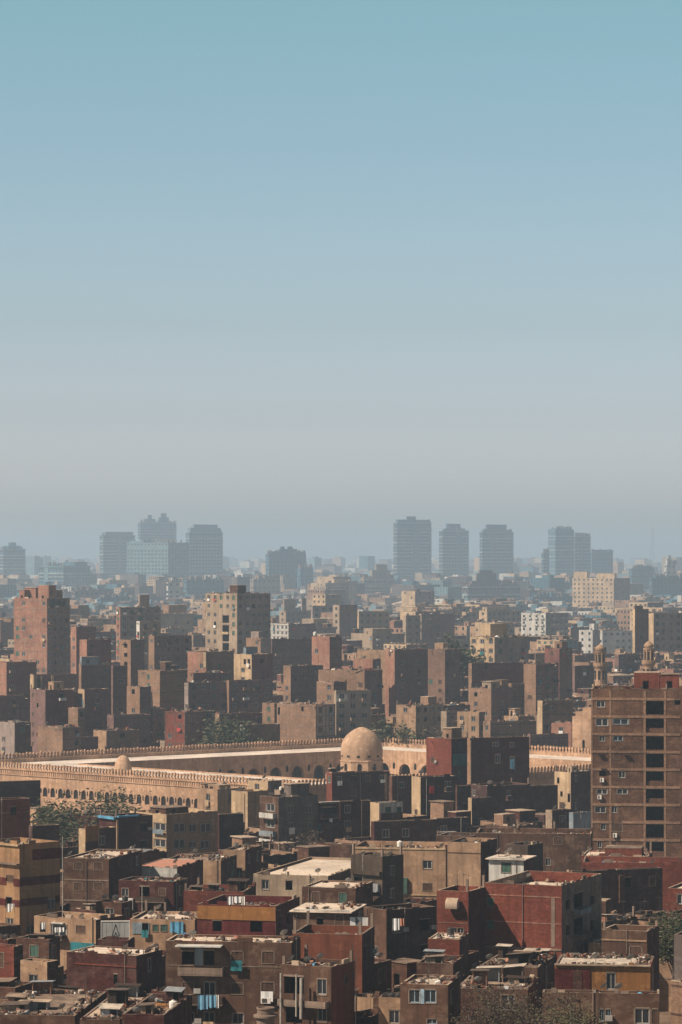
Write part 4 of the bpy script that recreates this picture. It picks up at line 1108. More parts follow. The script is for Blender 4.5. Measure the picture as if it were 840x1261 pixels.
    if not far and D < 760 and not pp and not s.get('tower'):
        for f_, W_ in (('l', w_), ('r', d_)):
            if W_ > 4 and rr.random() < .55:
                u = rr.uniform(.3, W_ - .3)
                if any(h[0] - .2 < u < h[1] + .2 for h in holes[f_]): continue
                a0, a1, b0, b1 = rect_local(f_, w_, u, u, .09, .09)
                b = MB(); b.tube((a0, b0, .2), (a0, b0, L(z1) + rr.uniform(-.5, .5)), .05, .05, rr.choice(['pipe_pale', 'metal_dark', 'concrete']), 6); b.build('pipe', root)
    # roof rooms
    zroof = z1 - ph
    boxes = []
    hts = s.get('huts')
    hm = s.get('hm')
    def hut(x0, x1, y0, y1, h, m, nm='roof_room'):
        b = MB()
        x0, x1 = max(x0, -w_ + .3), min(x1, -.3); y0, y1 = max(y0, .3), min(y1, d_ - .3)
        if x1 - x0 < .8 or y1 - y0 < .8: return
        dw = (x1 - x0) * .3
        hl_ = [((x1 - x0) * .35, (x1 - x0) * .35 + min(1.0, dw), .02, min(2.0, h * .75))] if rr.random() < .6 else []
        face_holes(b, (x0, y0, L(zroof)), (1, 0, 0), (0, -1, 0), x1 - x0, 0, h, hl_, m)
        hr = [((y1 - y0) * .3, (y1 - y0) * .3 + min(.9, (y1 - y0) * .3), h * .4, h * .8)] if rr.random() < .5 else []
        face_holes(b, (x1, y0, L(zroof)), (0, 1, 0), (1, 0, 0), y1 - y0, 0, h, hr, m)
        zA, zB = L(zroof), L(zroof) + h
        b.quad((x1, y1, zA), (x0, y1, zA), (x0, y1, zB), (x1, y1, zB), m)
        b.quad((x0, y1, zA), (x0, y0, zA), (x0, y0, zB), (x0, y1, zB), m)
        e_ = rr.choice([.02, .15, .25])
        b.box(x0 - e_, x1 + e_, y0 - e_, y1 + e_, zB, zB + .12, 'roof_dust' if rr.random() < .6 else 'roof_dark')
        b.build(nm, root)
        boxes.append((x0, x1, y0, y1))
    if hts is not None:
        for x0, x1, yt2, back in hts:
            Db = D + back
            hz = CZ - (yt2 - HY) * Db / F
            h = max(1.2, hz - zroof)
            # near edge of the hut: where the photo columns fall on a line set back from the corner
            c = R(s['a'])
            if s['w'] * math.cos(c) >= s['d'] * math.sin(c):
                off = min(max(.4, back), d_ - 1.5)
                sx = loc2w(s, 0, off)
                def uu(px):
                    u = (px - HX) / F
                    return -(sx[0] - u * sx[1]) / (math.cos(c) + u * math.sin(c))
                xa, xb = uu(x0), uu(x1)
                wid = (xb - xa)
                xa, xb = max(xa, -w_ + .3), min(xb, -.3)
                hut(xa, xb, off, off + min(4.5, max(2.0, d_ - off - .5)), h, hm or s['L'])
            else:
                off = min(max(.4, back), max(.4, w_ - 1.5))
                sx = loc2w(s, -off, 0)
                def vv(px):
                    u = (px - HX) / F
                    return (u * sx[1] - sx[0]) / (math.sin(c) - u * math.cos(c))
                ya, yb = vv(x0), vv(x1)
                hut(-off - min(4.5, max(2.0, w_ - off - .5)), -off, ya, yb, h, hm or s['R'])
    elif w_ > 5 and d_ > 5 and not s.get('ext') and rr.random() < (.6 if D > 760 or not s['auth'] else .25 if D > 560 else -1):
        hw, hd = rr.uniform(2.2, min(4.5, w_ * .6)), rr.uniform(2.2, min(4.5, d_ * .6))
        x = rr.uniform(-w_ + .4, -hw - .4); y = rr.uniform(.4, d_ - hd - .4)
        hut(x, x + hw, y, y + hd, rr.uniform(2.0, 2.9) + (ph if ph > .5 else 0), rr.choice([s['L'], s['R'], BT, PT, BB]))
        if w_ > 6 and d_ > 6 and rr.random() < .55 and (D > 560 or not s['auth']):
            # a further half storey over part of the roof
            fx, fy = rr.uniform(.35, .62), rr.uniform(.35, .62)
            x0 = rr.choice([-w_ + .32, -w_ * fx - .4]); y0 = rr.choice([.32, d_ * (1 - fy) - .4])
            nb_ = (x0, x0 + w_ * fx, y0, y0 + d_ * fy)
            if not any(nb_[0] < q[1] and nb_[1] > q[0] and nb_[2] < q[3] and nb_[3] > q[2] for q in boxes):
                hut(*nb_, rr.choice([2.6, 3.0, 3.4, 5.6]), rr.choice([s['L'], s['R'], BT, BM, BB, PE]), 'upper_room')
        if w_ > 9 and rr.random() < .5:
            x = rr.uniform(-w_ + .4, -2.6); nb_ = (x, x + 2.2, d_ - 3.2, d_ - .4)
            if not any(nb_[0] < q[1] and nb_[1] > q[0] and nb_[2] < q[3] and nb_[3] > q[2] for q in boxes): hut(x, x + 2.2, d_ - 3.2, d_ - .4, rr.uniform(1.8, 2.6), rr.choice([BM, PE, BB]))
    # tin and timber lean-to sheds on the roof
    for k in range(s.get('sheds', rr.choice([0, 1, 2]) if D < 560 and not s['auth'] and w_ > 4 else 0)):
        sw, sd_, sh = rr.uniform(1.0, 2.6), rr.uniform(.9, 2.0), rr.uniform(.7, 1.7)
        if w_ < sw + 1 or d_ < sd_ + 1: continue
        x = rr.uniform(-w_ + .4, -sw - .4); y = rr.uniform(.4, d_ - sd_ - .4)
        if any(x < q[1] and x + sw > q[0] and y < q[3] and y + sd_ > q[2] for q in boxes): continue
        b = MB(); m = rr.choice([BB, BM, BP, 'wood_dark', 'concrete', PE, 'tin_sheet'])
        b.box(x, x + .1, y, y + sd_, L(zroof), L(zroof) + sh, m); b.box(x + sw - .1, x + sw, y, y + sd_, L(zroof), L(zroof) + sh * .9, m)
        b.box(x + .1, x + sw - .1, y + sd_ - .1, y + sd_, L(zroof), L(zroof) + sh * .88, m)
        if rr.random() < .6: b.box(x + .1, x + sw * rr.uniform(.4, .8), y, y + .1, L(zroof), L(zroof) + sh * .85, m)
        T = Matrix.Translation((x + sw / 2, y + sd_ / 2, L(zroof) + sh)) @ Matrix.Rotation(rr.uniform(-.12, .05), 4, 'Y') @ Matrix.Rotation(rr.uniform(-.1, .1), 4, 'X')
        b.box(-sw / 2 - .25, sw / 2 + .25, -sd_ / 2 - .3, sd_ / 2 + .1, 0, .04, rr.choice(['tin_sheet', 'roof_dark', 'debris_brown', 'debris_pale', 'wood_dark', 'roof_dust', 'concrete']), T)
        b.build('roof_shed', root); boxes.append((x, x + sw, y, y + sd_))
    # columns left standing for the next storey
    if (s.get('stubs') or rr.random() < .3) and D < 1500 and w_ > 4 and d_ > 4 and not s.get('ext'):
        nx, ny = max(2, int(w_ / 4)), max(2, int(d_ / 4))
        for i in range(nx):
            for j in range(ny):
                if 0 < i < nx - 1 and 0 < j < ny - 1: continue
                if rr.random() < .35: continue
                x = -w_ + .25 + i * (w_ - .5) / (nx - 1); y = .25 + j * (d_ - .5) / (ny - 1)
                hh = rr.uniform(.5, 1.5)
                b = MB(); b.box(x - .14, x + .14, y - .14, y + .14, zt_ + .002, zt_ + hh, 'concrete')
                if D < 700:
                    for p in ((-.1, -.1), (.1, .1), (.1, -.1)):
                        b.tube((x + p[0], y + p[1], zt_ + hh), (x + p[0] * 1.5, y + p[1], zt_ + hh + .6), .015, .015, 'metal_dark', 3)
                b.build('column_stub', root)
    # what lies on the roof
    zR = z1 + .1 if s.get('ext') else zroof
    rect = (-w_ + .5, -.5, .5, d_ - .5)
    if rect[1] > rect[0] + .5 and rect[3] > rect[2] + .5:
        area = (rect[1] - rect[0]) * (rect[3] - rect[2])
        cx, cy = loc2w(s, -w_ / 2, d_ / 2)
        px, py = pxy(cx, cy, z1)
        seen = vis(px, py, D + 12, 8)
        cl = s.get('clutter', .8 if D < 700 else .6)
        if seen and D < 2300 and cl > 0:
            n = int(min(600, area * cl * (2.9 if D < 480 else 1.5 if D < 720 else .45)))
            if n:
                # clutter gathers along the parapets
                e_ = .9
                edge = [(rect[0], rect[1], rect[2], min(rect[3], rect[2] + e_)), (rect[0], rect[1], max(rect[2], rect[3] - e_), rect[3]), (max(rect[0], rect[1] - e_), rect[1], rect[2], rect[3])]
                spot = []
                for _ in range(5):
                    x, y = rr.uniform(rect[0], rect[1]), rr.uniform(rect[2], rect[3])
                    q_ = rr.uniform(.3, 1.1)
                    spot.append((max(rect[0], x - q_), min(rect[1], x + q_), max(rect[2], y - q_), min(rect[3], y + q_)))
                b = rubble(s, edge + edge + spot + spot, zR, n, rr, 1.0 if D < 720 else 1.9)
                o = b.build('roof_rubble', None, loc=(s['C'][0], s['C'][1], z0 + 0.0), rz=-R(s['a']))
                for i in range(len(o.data.vertices)): pass
                o.location.z = z0 + 0
                # heights were given in world metres
                o.location.z = 0
                tag(o, ITEM('loose planks, crates and rubble', s), None, None, 'stuff')
        # dishes, tanks, antennas: things of their own
        nd = s.get('dishes', 0 if D > 1150 else rr.choice([0, 1, 2, 3, 4]) if D < 560 else rr.choice([0, 0, 1, 2]))
        nt_ = s.get('tank', 0 if D > 1250 else rr.choice([0, 0, 0, 0, 0, 1]))
        na = 0 if D > 900 else rr.choice([0, 0, 1])
        spots = []
        def spot_free():
            for _ in range(25):
                x, y = rr.uniform(rect[0], rect[1]), rr.uniform(rect[2], rect[3] if rr.random() < .4 else min(rect[3], rect[2] + 3))
                if any(a - .8 < x < b + .8 and c - .8 < y < e + .8 for a, b, c, e in boxes): continue
                if any(abs(x - p[0]) + abs(y - p[1]) < 1.4 for p in spots): continue
                X_, Y_ = loc2w(s, x, y)
                px, py = pxy(X_, Y_, zR + 1)
                if not vis(px, py, min(Y_, D + 14), 3): continue
                spots.append((x, y)); return X_, Y_
            return None
        for k in range(nd):
            p = spot_free()
            if p: ITEMS.append(('dish', s, p, zR, rr.randrange(4)))
        for k in range(nt_):
            p = spot_free()
            if p: ITEMS.append(('tank', s, p, zR, rr.choice(['tank_white', 'tank_dark', 'tank_dark'])))
        for k in range(na):
            p = spot_free()
            if p: ITEMS.append(('antenna', s, p, zR, rr.uniform(0, 3)))
    return root
ITEMS = []
def ITEM(what, s): return what + ' @' + str(id(s))
# ------------------------------------------------------------------ labels for the houses between the described ones
CN = {BP: 'pinkish brick', BR: 'red brick', BM: 'maroon brick', BB: 'brown brick', BT: 'tan brick', BU: 'purple brown', PT: 'tan plastered', PB: 'brown plastered', PC: 'cream', PE: 'beige', PG: 'grey', PU: 'slate blue', PW: 'white', 'tower_haze_pale': 'pale haze blue', 'tower_haze_blue': 'blue grey'}
LANDMARKS = [(s['ref'], (s['xl'] + s['xr']) / 2, s['yt'] + 12) for s in SPECS if s.get('ref')] + [
    ('great stone dome', 445, 920), ('small roof dome', 149, 938), ('left minaret', 739, 820), ('right minaret', 799, 810),
    ('tallest banded hazy tower', 508, 690), ('tapering hazy tower', 251, 690), ('glassy hazy tower', 692, 690), ('rounded hazy tower', 145, 690), ('square hazy office block', 352, 700)]
used_labels = set(s['label'] for s in SPECS)
def auto_label(s):
    px, py = (s['xl'] + s['xr']) / 2, s['yt'] + 6
    hh = s['z1'] - s['z0']
    asp = hh / max(s['w'], s['d'])
    adjs = (['tall'] if hh > 22 else ['low'] if hh < 11 else ['']) + (['narrow'] if s['w'] < 8 and s['d'] < 8 else ['broad'] if s['w'] > 18 else ['boxy'] if abs(s['w'] - s['d']) < 2 else ['long'] if s['d'] > 1.6 * s['w'] else [''])
    kind = 'block' if hh > 14 else 'house'
    base = ' '.join(x for x in adjs if x) + ' ' + CN.get(s['L'], 'brown') + ' ' + kind
    base = base.strip()
    if s['L'] != s['R'] and CN.get(s['R']): alt = base + ' with shade-toned ' + CN[s['R']] + ' side'
    else: alt = base
    for form in (base, alt):
        for ref, lx, ly in sorted(LANDMARKS, key=lambda l: math.hypot(l[1] - px, (l[2] - py) * 1.5))[:7]:
            dx, dy = px - lx, py - ly
            dist = math.hypot(dx, dy)
            if dist > 190: continue
            how = 'just ' if dist < 32 else '' if dist < 75 else 'well '
            if abs(dx) > abs(dy) * 1.2: rel = how + ('left of' if dx < 0 else 'right of')
            else: rel = how + ('above' if dy < 0 else 'below')
            lab = f'{form} {rel} the {ref}'
            if lab not in used_labels:
                used_labels.add(lab); return lab
    return base + ' among its neighbours'
for s in FILL:
    s['label'] = auto_label(s)
def short(s): return s.get('ref') or s['label']
def ITEM(what, s, pl=None):
    l = f'{what} ' + (f'{pl} ' if pl else '') + f'on the {short(s)}'
    return ' '.join(l.split()[:16])

ALLB = SPECS + FILL
for i, s in enumerate(ALLB):
    if s.get('tower'):
        hs, bs = [], []
        for k in range(10):
            ya = 861 + 21.7 * k
            hs.append(('l', 795.6, 817.6, ya + 2.5, ya + 19, 'o'))
            bs.append(('l', 728.4, 838, ya - 1.6, ya + 1.4, 'brick_tan', .10, 'floor_band'))
        for x0, x1 in ((727.8, 730), (750.5, 753), (792.5, 795.4), (817.8, 820.4)):
            bs.append(('l', x0, x1, 851, 1075, 'brick_tan', .06, 'concrete_column'))
        for x0, x1, y0, y1, k in ((735, 745, 863, 871, 'g'), (734, 749, 885, 894, 'g'), (755, 774, 885.5, 892, 'b'), (738, 745, 906, 913, 'g'), (755, 767, 906.5, 912.5, 'b'),
                                  (738, 746, 949, 956, 'o'), (762, 770, 950, 958, 'g'), (735, 748, 972, 978, 'g'), (760, 773, 972, 978, 'g'), (733, 746, 993.5, 1001, 'd'),
                                  (753, 760, 993.5, 1001, 'g'), (740, 746, 1014, 1022, 'd'), (754, 766, 1014, 1024, 's'), (736, 741, 1036, 1044, 'g'), (754, 759, 1036, 1044, 's'),
                                  (756, 763, 928, 935, 's'), (831, 838, 862, 868, 'o')):
            hs.append(('l', x0, x1, y0, y1, k))
        for x0, y in ((736, 928), (768, 929), (740, 946)):
            bs.append(('l', x0, x0 + 7, y, y + 1, 'wood_dark', .6, 'canopy'))
        for k in (1, 4, 5, 8):
            ya = 861 + 21.7 * k
            bs.append(('l', 796, 817.4, ya + 14, ya + 18.9, 'brick_tower', -.3, 'parapet_wall'))
        s['holes'] = hs; s['bands'] = bs; s['huts'] = [(781, 812, 829, 3), (812.5, 836, 831, 3)]; s['hm'] = 'brick_red'
        s['ac'] = [('l', 739, 744, 958, 963), ('l', 736, 741, 979, 984), ('l', 755, 760, 1026, 1031)]
        s['frame'] = ''; s['ph'] = .7; s['name'] = 'tower_block'
    r_ = make_building(s, i)
    tag(r_, s['label'], 'building', 'buildings of the old city' if s['D'] > 480 else 'houses of the near quarter')
print('windows', n_win, 'items', len(ITEMS))
cnt = {}
used_place = set()
def place(s, X_, Y_):
    cx, cy = X_ - s['C'][0], Y_ - s['C'][1]
    lx = (cx * s['X'][0] + cy * s['X'][1]) / s['w'] + 1; ly = (cx * s['Y'][0] + cy * s['Y'][1]) / s['d']
    return ('back' if ly > .5 else 'front') + ' ' + ('left' if lx < .36 else 'right' if lx > .64 else 'middle')
for kind, s, p, z, v in ITEMS:
    X_, Y_ = p
    pl = place(s, X_, Y_)
    if (id(s), kind, pl) in used_place: continue
    used_place.add((id(s), kind, pl))
    if kind == 'dish':
        bowl, mast = dish_mesh(v)
        if Y_ > 700:
            z = z
        root = empty('satellite_dish', (X_, Y_, z), random.uniform(-.3, .3))
        sc = .8 if Y_ < 600 else 1.1
        root.scale = (sc, sc, sc)
        link('dish_bowl', bowl, root); link('dish_mast', mast, root)
        tag(root, ITEM('grey dish', s, pl), 'satellite dish', ('satellite dishes on the ' + short(s)))
    elif kind == 'tank':
        dr, st_ = tank_mesh(v)
        root = empty('water_tank', (X_, Y_, z), random.uniform(0, 1)); root.scale = (.7, .7, .7)
        link('tank_drum', dr, root); link('tank_stand', st_, root)
        tag(root, ITEM(('white' if v == 'tank_white' else 'dark') + ' tank', s, pl), 'water tank', 'water tanks on the ' + short(s))
    else:
        o = link('antenna', antenna_mesh(), None, (X_, Y_, z), v)
        tag(o, ITEM('thin antenna', s, pl), 'antenna', 'antennas on the ' + short(s))

# ------------------------------------------------------------------ the mosque
def arch_wall(mb, O, U, N, length, h, bays, mat, thick=.8, zlow=0.0):
    """Wall pierced by pointed arches; bays = (centre, half width, sill, spring, apex)."""
    O, U, N = Vector(O), Vector(U).normalized(), Vector(N).normalized()
    P = lambda u, z, d=0: O + U * u - N * d + Vector((0, 0, z))
    u = 0.0
    for c, hw, sill, spring, apex in bays:
        mb.quad(P(u, zlow), P(c - hw, zlow), P(c - hw, h), P(u, h), mat)
        prof = []
        n = 5
        for k in range(n + 1):
            t = k / n
            prof.append((c - hw + hw * (1 - math.cos(t * math.pi / 2)) ** .9, spring + (apex - spring) * math.sin(t * math.pi / 2) ** .85))
        pr = prof + [(2 * c - a, b) for a, b in prof[::-1][1:]]
        if sill > zlow: mb.quad(P(c - hw, zlow), P(c + hw, zlow), P(c + hw, sill), P(c - hw, sill), mat)
        for (a, b), (a2, b2) in zip(pr, pr[1:]):
            mb.quad(P(a, b), P(a2, b2), P(a2, h), P(a, h), mat)
            mb.quad(P(a, b), P(a, b, thick), P(a2, b2, thick), P(a2, b2), mat)
        mb.quad(P(c - hw, sill), P(c - hw, sill, thick), P(c - hw, spring, thick), P(c - hw, spring), mat)
        mb.quad(P(c + hw, sill, thick), P(c + hw, sill), P(c + hw, spring), P(c + hw, spring, thick), mat)
        mb.quad(P(c - hw, sill), P(c + hw, sill), P(c + hw, sill, thick), P(c - hw, sill, thick), mat)
        u = c + hw
    mb.quad(P(u, zlow), P(length, zlow), P(length, h), P(u, h), mat)

mosque = empty('mosque', (*MQ[0], 0))
tag(mosque, 'vast sandstone mosque with crenellated walls round an arcaded court', 'mosque')
O0 = Vector((*MQ[0], 0))
mer = MB()
# a merlon: narrow waisted body with a rounded head, standing on the wall top
prf = [(.40, 0), (.40, .28), (.20, .42), (.20, .85), (.36, 1.0), (.36, 1.35), (.2, 1.62)]
full = [(x, z) for x, z in prf] + [(-x, z) for x, z in prf[::-1]]
mer.face([(x, -.22, z) for x, z in full], 'limestone')
mer.face([(x, .22, z) for x, z in full[::-1]], 'limestone')
for i in range(len(full)):
    a, b = full[i], full[(i + 1) % len(full)]
    mer.quad((a[0], -.22, a[1]), (a[0], .22, a[1]), (b[0], .22, b[1]), (b[0], -.22, b[1]), 'limestone')
mer_me = mer.mesh('merlon')
n_mer = 0
corners = [Vector((*p, 0)) for p in MQ]
cen = sum(corners, Vector()) / 4
names = [(0, 1), (1, 2), (2, 3), (3, 0)]
for wi, (i, j) in enumerate(names):
    A, Bc = corners[i], corners[j]
    Ud = (Bc - A); ln = Ud.length; Ud.normalize()
    N = Vector((Ud.y, -Ud.x, 0))
    if N.dot(A + Ud * ln / 2 - cen) < 0: N = -N
    mb = MB()
    bays = []
    if wi == 0:
        k = 10.0
        while k < ln - 3:
            bays.append((k, .85, 3.6, 5.0, 6.0)); k += 2.9
    T = 1.6
    arch_wall(mb, A - O0, Ud, N, ln, MZ, bays, 'limestone', .5)
    # niches between the windows, cornice lines and dentils
    P = lambda u, z, d=0: A - O0 + Ud * u + N * d + Vector((0, 0, z))
    def strip(u0, u1, d0, d1, z0, z1, m='limestone'):
        i_ = len(mb.v); kk = mb.mat(m)
        mb.v += [tuple(P(*q)) for q in ((u0, z0, d0), (u1, z0, d0), (u1, z0, d1), (u0, z0, d1), (u0, z1, d0), (u1, z1, d0), (u1, z1, d1), (u0, z1, d1))]
        for f in ((0, 3, 2, 1), (4, 5, 6, 7), (0, 1, 5, 4), (1, 2, 6, 5), (2, 3, 7, 6), (3, 0, 4, 7)):
            mb.f.append(tuple(i_ + q for q in f)); mb.mi.append(kk)
    strip(-.2, ln + .2, -.05, .30, MZ - .35, MZ + .003)
    strip(0, ln, -.05, .22, MZ - 1.75, MZ - 1.5)
    uu = 1.0
    while uu < ln - 1:
        strip(uu, uu + .35, -.05, .16, MZ - 1.42, MZ - .42); uu += .8
    # back of the wall and top
    strip(T, ln - T, -T, -T + .3, 0, MZ)
    strip(0, ln, -T + .001, -.02, MZ - .3, MZ - .002)
    wall = mb.build('outer_wall', mosque)
    if wi == 0:
        g_ = MB()
        g_.face([(-.86, 0, 0), (.86, 0, 0), (.86, 0, 1.4), (.6, 0, 2.1), (0, 0, 2.5), (-.6, 0, 2.1), (-.86, 0, 1.4)], 'opening_shade')  # dark backing painted for the unlit interior, bars in front
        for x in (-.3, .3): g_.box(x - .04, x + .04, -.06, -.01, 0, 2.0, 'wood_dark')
        gm = g_.mesh('grille_dark_backing')
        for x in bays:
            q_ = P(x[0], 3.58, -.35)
            link('grille_dark_backing', gm, wall, tuple(q_), math.atan2(Ud.y, Ud.x) + math.pi)
    # niches between the windows: flat near-black faces painted for their recess shade
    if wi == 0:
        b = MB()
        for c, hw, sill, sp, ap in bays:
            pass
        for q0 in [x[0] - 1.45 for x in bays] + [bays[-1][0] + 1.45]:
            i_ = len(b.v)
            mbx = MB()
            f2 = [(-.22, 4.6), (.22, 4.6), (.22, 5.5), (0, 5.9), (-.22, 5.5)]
            b.face([P(q0 + x, z, .02) for x, z in f2], 'opening_shade')
        b.build('niche_shade', wall)
    # merlons
    k = .6
    rest = MB()
    ang = math.atan2(Ud.y, Ud.x)
    while k < ln - .4:
        wp = A + Ud * k - N * .1
        px, py = pxy(wp.x, wp.y, MZ)
        if n_mer < 296 and -6 < px < 846 and (wi in (0, 1) or (wi == 2 and px < 740 and vis(px, py - 4, wp.y, 3))) and vis(px, py - 4, wp.y, 5):
            m = link('merlon', mer_me, wall, (wp.x - O0.x, wp.y - O0.y, MZ), ang + random.gauss(0, .03), (random.uniform(.88, 1.08), random.uniform(.85, 1.1), random.uniform(.86, 1.06))); n_mer += 1
        else:
            T4 = Matrix.Translation((wp.x - O0.x, wp.y - O0.y, MZ)) @ Matrix.Rotation(ang, 4, 'Z')
            base = len(rest.v); kk = rest.mat('limestone')
            rest.v += [tuple(T4 @ Vector(v)) for v in mer.v]
            for f in mer.f: rest.f.append(tuple(q + base for q in f)); rest.mi.append(kk)
        k += 1.12
    if rest.v: tag(rest.build('merlon', wall), kind='stuff')
print('merlons', n_mer)
# porticoes: roofs and the arcades round the court
DP = 17.0
DEPTH = [31.0, 20.0, 18.0, 16.0]
def inset(f_):
    t = [f_] * 4 if f_ < 3 else [d * f_ / DP for d in DEPTH]
    pts = []
    for i in range(4):
        # corner i lies between side i-1 and side i
        def line(k):
            a, b = corners[k], corners[(k + 1) % 4]
            u = (b - a).normalized(); n = Vector((-u.y, u.x, 0))
            if n.dot(cen - a) < 0: n = -n
            return a + n * t[k], u
        p, u = line((i - 1) % 4); q, v = line(i)
        d = q - p
        s_ = (d.x * v.y - d.y * v.x) / (u.x * v.y - u.y * v.x)
        pts.append(p + u * s_)
    return pts
Io, Ii = inset(1.6), inset(DP)
for i in range(4):
    j = (i + 1) % 4
    b = MB()
    b.quad(*[tuple(Vector((p.x, p.y, MR)) - O0) for p in (Io[i], Io[j], Ii[j], Ii[i])], 'roof_white')
    b.quad(*[tuple(Vector((p.x, p.y, MR - .5)) - O0) for p in (Ii[i], Ii[j], Io[j], Io[i])], 'limestone')
    b.build('portico_roof', mosque)
    A, Bc = Ii[i], Ii[j]
    Ud = Bc - A; ln = Ud.length; Ud.normalize()
    N = Vector((Ud.y, -Ud.x, 0))
    if N.dot(cen - A) < 0: N = -N
    nb = int(ln / 7.6); sp = ln / nb
    b = MB()
    bays = []
    for k in range(nb):
        c = (k + .5) * sp
        bays.append((c, 2.1, 0, 3.9, 6.0))
    arch_wall(b, A - O0, Ud, N, ln, MR + .35, bays, 'limestone', 1.2)
    P = lambda u, z, d=0: A - O0 + Ud * u + N * d + Vector((0, 0, z))
    b.quad(P(0, MR + .35), P(ln, MR + .35), P(ln, MR + .35, -.5), P(0, MR + .35, -.5), 'limestone')
    b.quad(P(0, MR + .35, -.5), P(ln, MR + .35, -.5), P(ln, MR, -.5), P(0, MR, -.5), 'limestone')
    ar = b.build('arcade', mosque)
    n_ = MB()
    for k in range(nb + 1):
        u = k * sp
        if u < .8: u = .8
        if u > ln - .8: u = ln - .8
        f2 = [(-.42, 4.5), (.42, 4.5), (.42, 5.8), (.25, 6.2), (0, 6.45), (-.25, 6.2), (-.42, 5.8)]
        n_.face([P(u + x, z, .03) for x, z in f2], 'opening_shade')
    n_.build('niche_shade', ar)  # flat dark faces painted as the shade of small recesses
b = MB()
b.quad(*[tuple(Vector((p.x, p.y, .08)) - O0) for p in Ii], 'roof_dust')
b.build('courtyard_floor', mosque)

# fountain pavilion with the great dome, in the middle of the court
DX, DY = at(445.5, 842), 842.0
ra = math.atan2(corners[2].y - corners[1].y, corners[2].x - corners[1].x)
pav = empty('domed_pavilion', (DX, DY, .08), ra)
tag(pav, 'stone fountain pavilion with a great pointed ribbed dome and finial', 'pavilion')
b = MB()
hw_ = 6.9; Hc = 7.2
for k in range(4):
    c_, s_ = math.cos(k * math.pi / 2), math.sin(k * math.pi / 2)
    def rot(v): return (v[0] * c_ - v[1] * s_, v[0] * s_ + v[1] * c_, v[2])
    arch_wall(b, rot((-hw_, -hw_, 0)), rot((1, 0, 0)), rot((0, -1, 0)), hw_ * 2, Hc, [(hw_, 2.2, 0, 3.2, 5.0)], 'dome_stone', 1.0)
b.box(-hw_ + .002, hw_ - .002, -hw_ + .002, hw_ - .002, Hc - .4, Hc - .003, 'dome_stone')
b.build('base_storey', pav)
b = MB()
# stepped transition then octagonal drum with arched windows
b.lathe([(7.0, Hc), (7.0, Hc + .5), (6.3, Hc + .5)], 'dome_stone', 8, rot=math.pi / 8)
ro = 5.95
zD0, zD1 = Hc + .5, 11.0
for k in range(8):
    a0, a1 = math.pi / 8 + k * math.pi / 4, math.pi / 8 + (k + 1) * math.pi / 4
    p0, p1 = Vector((ro * math.cos(a0), ro * math.sin(a0), 0)), Vector((ro * math.cos(a1), ro * math.sin(a1), 0))
    U_ = p1 - p0; N_ = Vector(((p0.x + p1.x), (p0.y + p1.y), 0)).normalized()
    arch_wall(b, p0, U_, N_, U_.length, zD1, [(U_.length / 2, .62, zD0 + .55, zD0 + 1.9, zD0 + 2.6)], 'dome_stone', .7, zlow=zD0)
b.lathe([(6.1, zD1 - .3), (6.1, zD1), (5.5, zD1 + .15)], 'dome_stone', 8, rot=math.pi / 8)
b.build('drum', pav)
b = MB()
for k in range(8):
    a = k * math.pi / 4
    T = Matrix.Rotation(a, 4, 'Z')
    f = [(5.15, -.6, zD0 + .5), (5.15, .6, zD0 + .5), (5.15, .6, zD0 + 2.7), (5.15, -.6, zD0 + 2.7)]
    b.face([tuple(T @ Vector(q)) for q in f], 'opening_shade')
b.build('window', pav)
b = MB()
prof = []
R0 = 5.45; hd = zat(895.5, 842) - 11.1
zc_ = zat(925, 842) - .08
Hq = 11.05 + hd - zc_
for k in range(14):
    t = k / 14
    prof.append((R0 + .22 * math.sin(t * math.pi / 2) , 11.05 + (zc_ - 11.05) * t))
for k in range(40):
    a = math.pi / 2 * k / 39
    # a hemisphere drawn up very slightly to a point
    prof.append((max(.05, (R0 + .22) * math.cos(a) * (1 - .05 * math.sin(a) ** 6)) , zc_ + (Hq - .35) * math.sin(a) + .35 * math.sin(a) ** 14))
b.lathe(prof, 'dome_stone', 56)
for z in (11.9,):
    b.lathe([(R0 * 1.025, z), (R0 * 1.03, z + .22)], 'dome_stone', 56)
b.build('dome', pav, smooth=False)
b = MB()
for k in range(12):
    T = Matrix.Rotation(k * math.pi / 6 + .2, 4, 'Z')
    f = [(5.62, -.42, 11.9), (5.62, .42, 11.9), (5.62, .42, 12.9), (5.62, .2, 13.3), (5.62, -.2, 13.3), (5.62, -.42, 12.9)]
    b.face([tuple(T @ Vector(q)) for q in f], 'opening_shade')
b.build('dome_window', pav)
b = MB()
zt = 11.05 + hd
b.lathe([(.06, zt - .2), (.10, zt + .3), (.26, zt + .5), (.08, zt + .7), (.2, zt + .9), (.05, zt + 1.05), (.04, zt + 1.6)], 'metal_dark', 8)
b.tube((-.3, 0, zt + 1.6), (.3, 0, zt + 1.9), .04, .04, 'metal_dark', 4)
b.build('finial', pav)
# small dome on the near roof
sx_, sy_ = at(149.5, 800), 806.0
sm = empty('small_roof_dome', (sx_, sy_, MR), ra)
tag(sm, 'small weathered stone dome rising from the mosque roof', 'dome')
zap = zat(930, 806) - MR
b = MB(); b.lathe([(2.55, .0), (2.55, .9), (2.3, 1.05)], 'dome_stone', 8); b.build('drum', sm)
b = MB()
b.lathe([(2.3 * math.cos(t * math.pi / 2 / 12) + .02, 1.0 + (zap - 1.0) * math.sin(t * math.pi / 2 / 12)) for t in range(13)], 'dome_stone', 28)
b.build('dome', sm)
b = MB(); b.box(-4.8, -2.9, -2.4, 0.6, 0, 1.7, 'dome_stone'); b.box(-4.4, -3.9, -2.42, -2.38, .1, 1.2, 'opening_shade'); b.build('roof_room', sm)

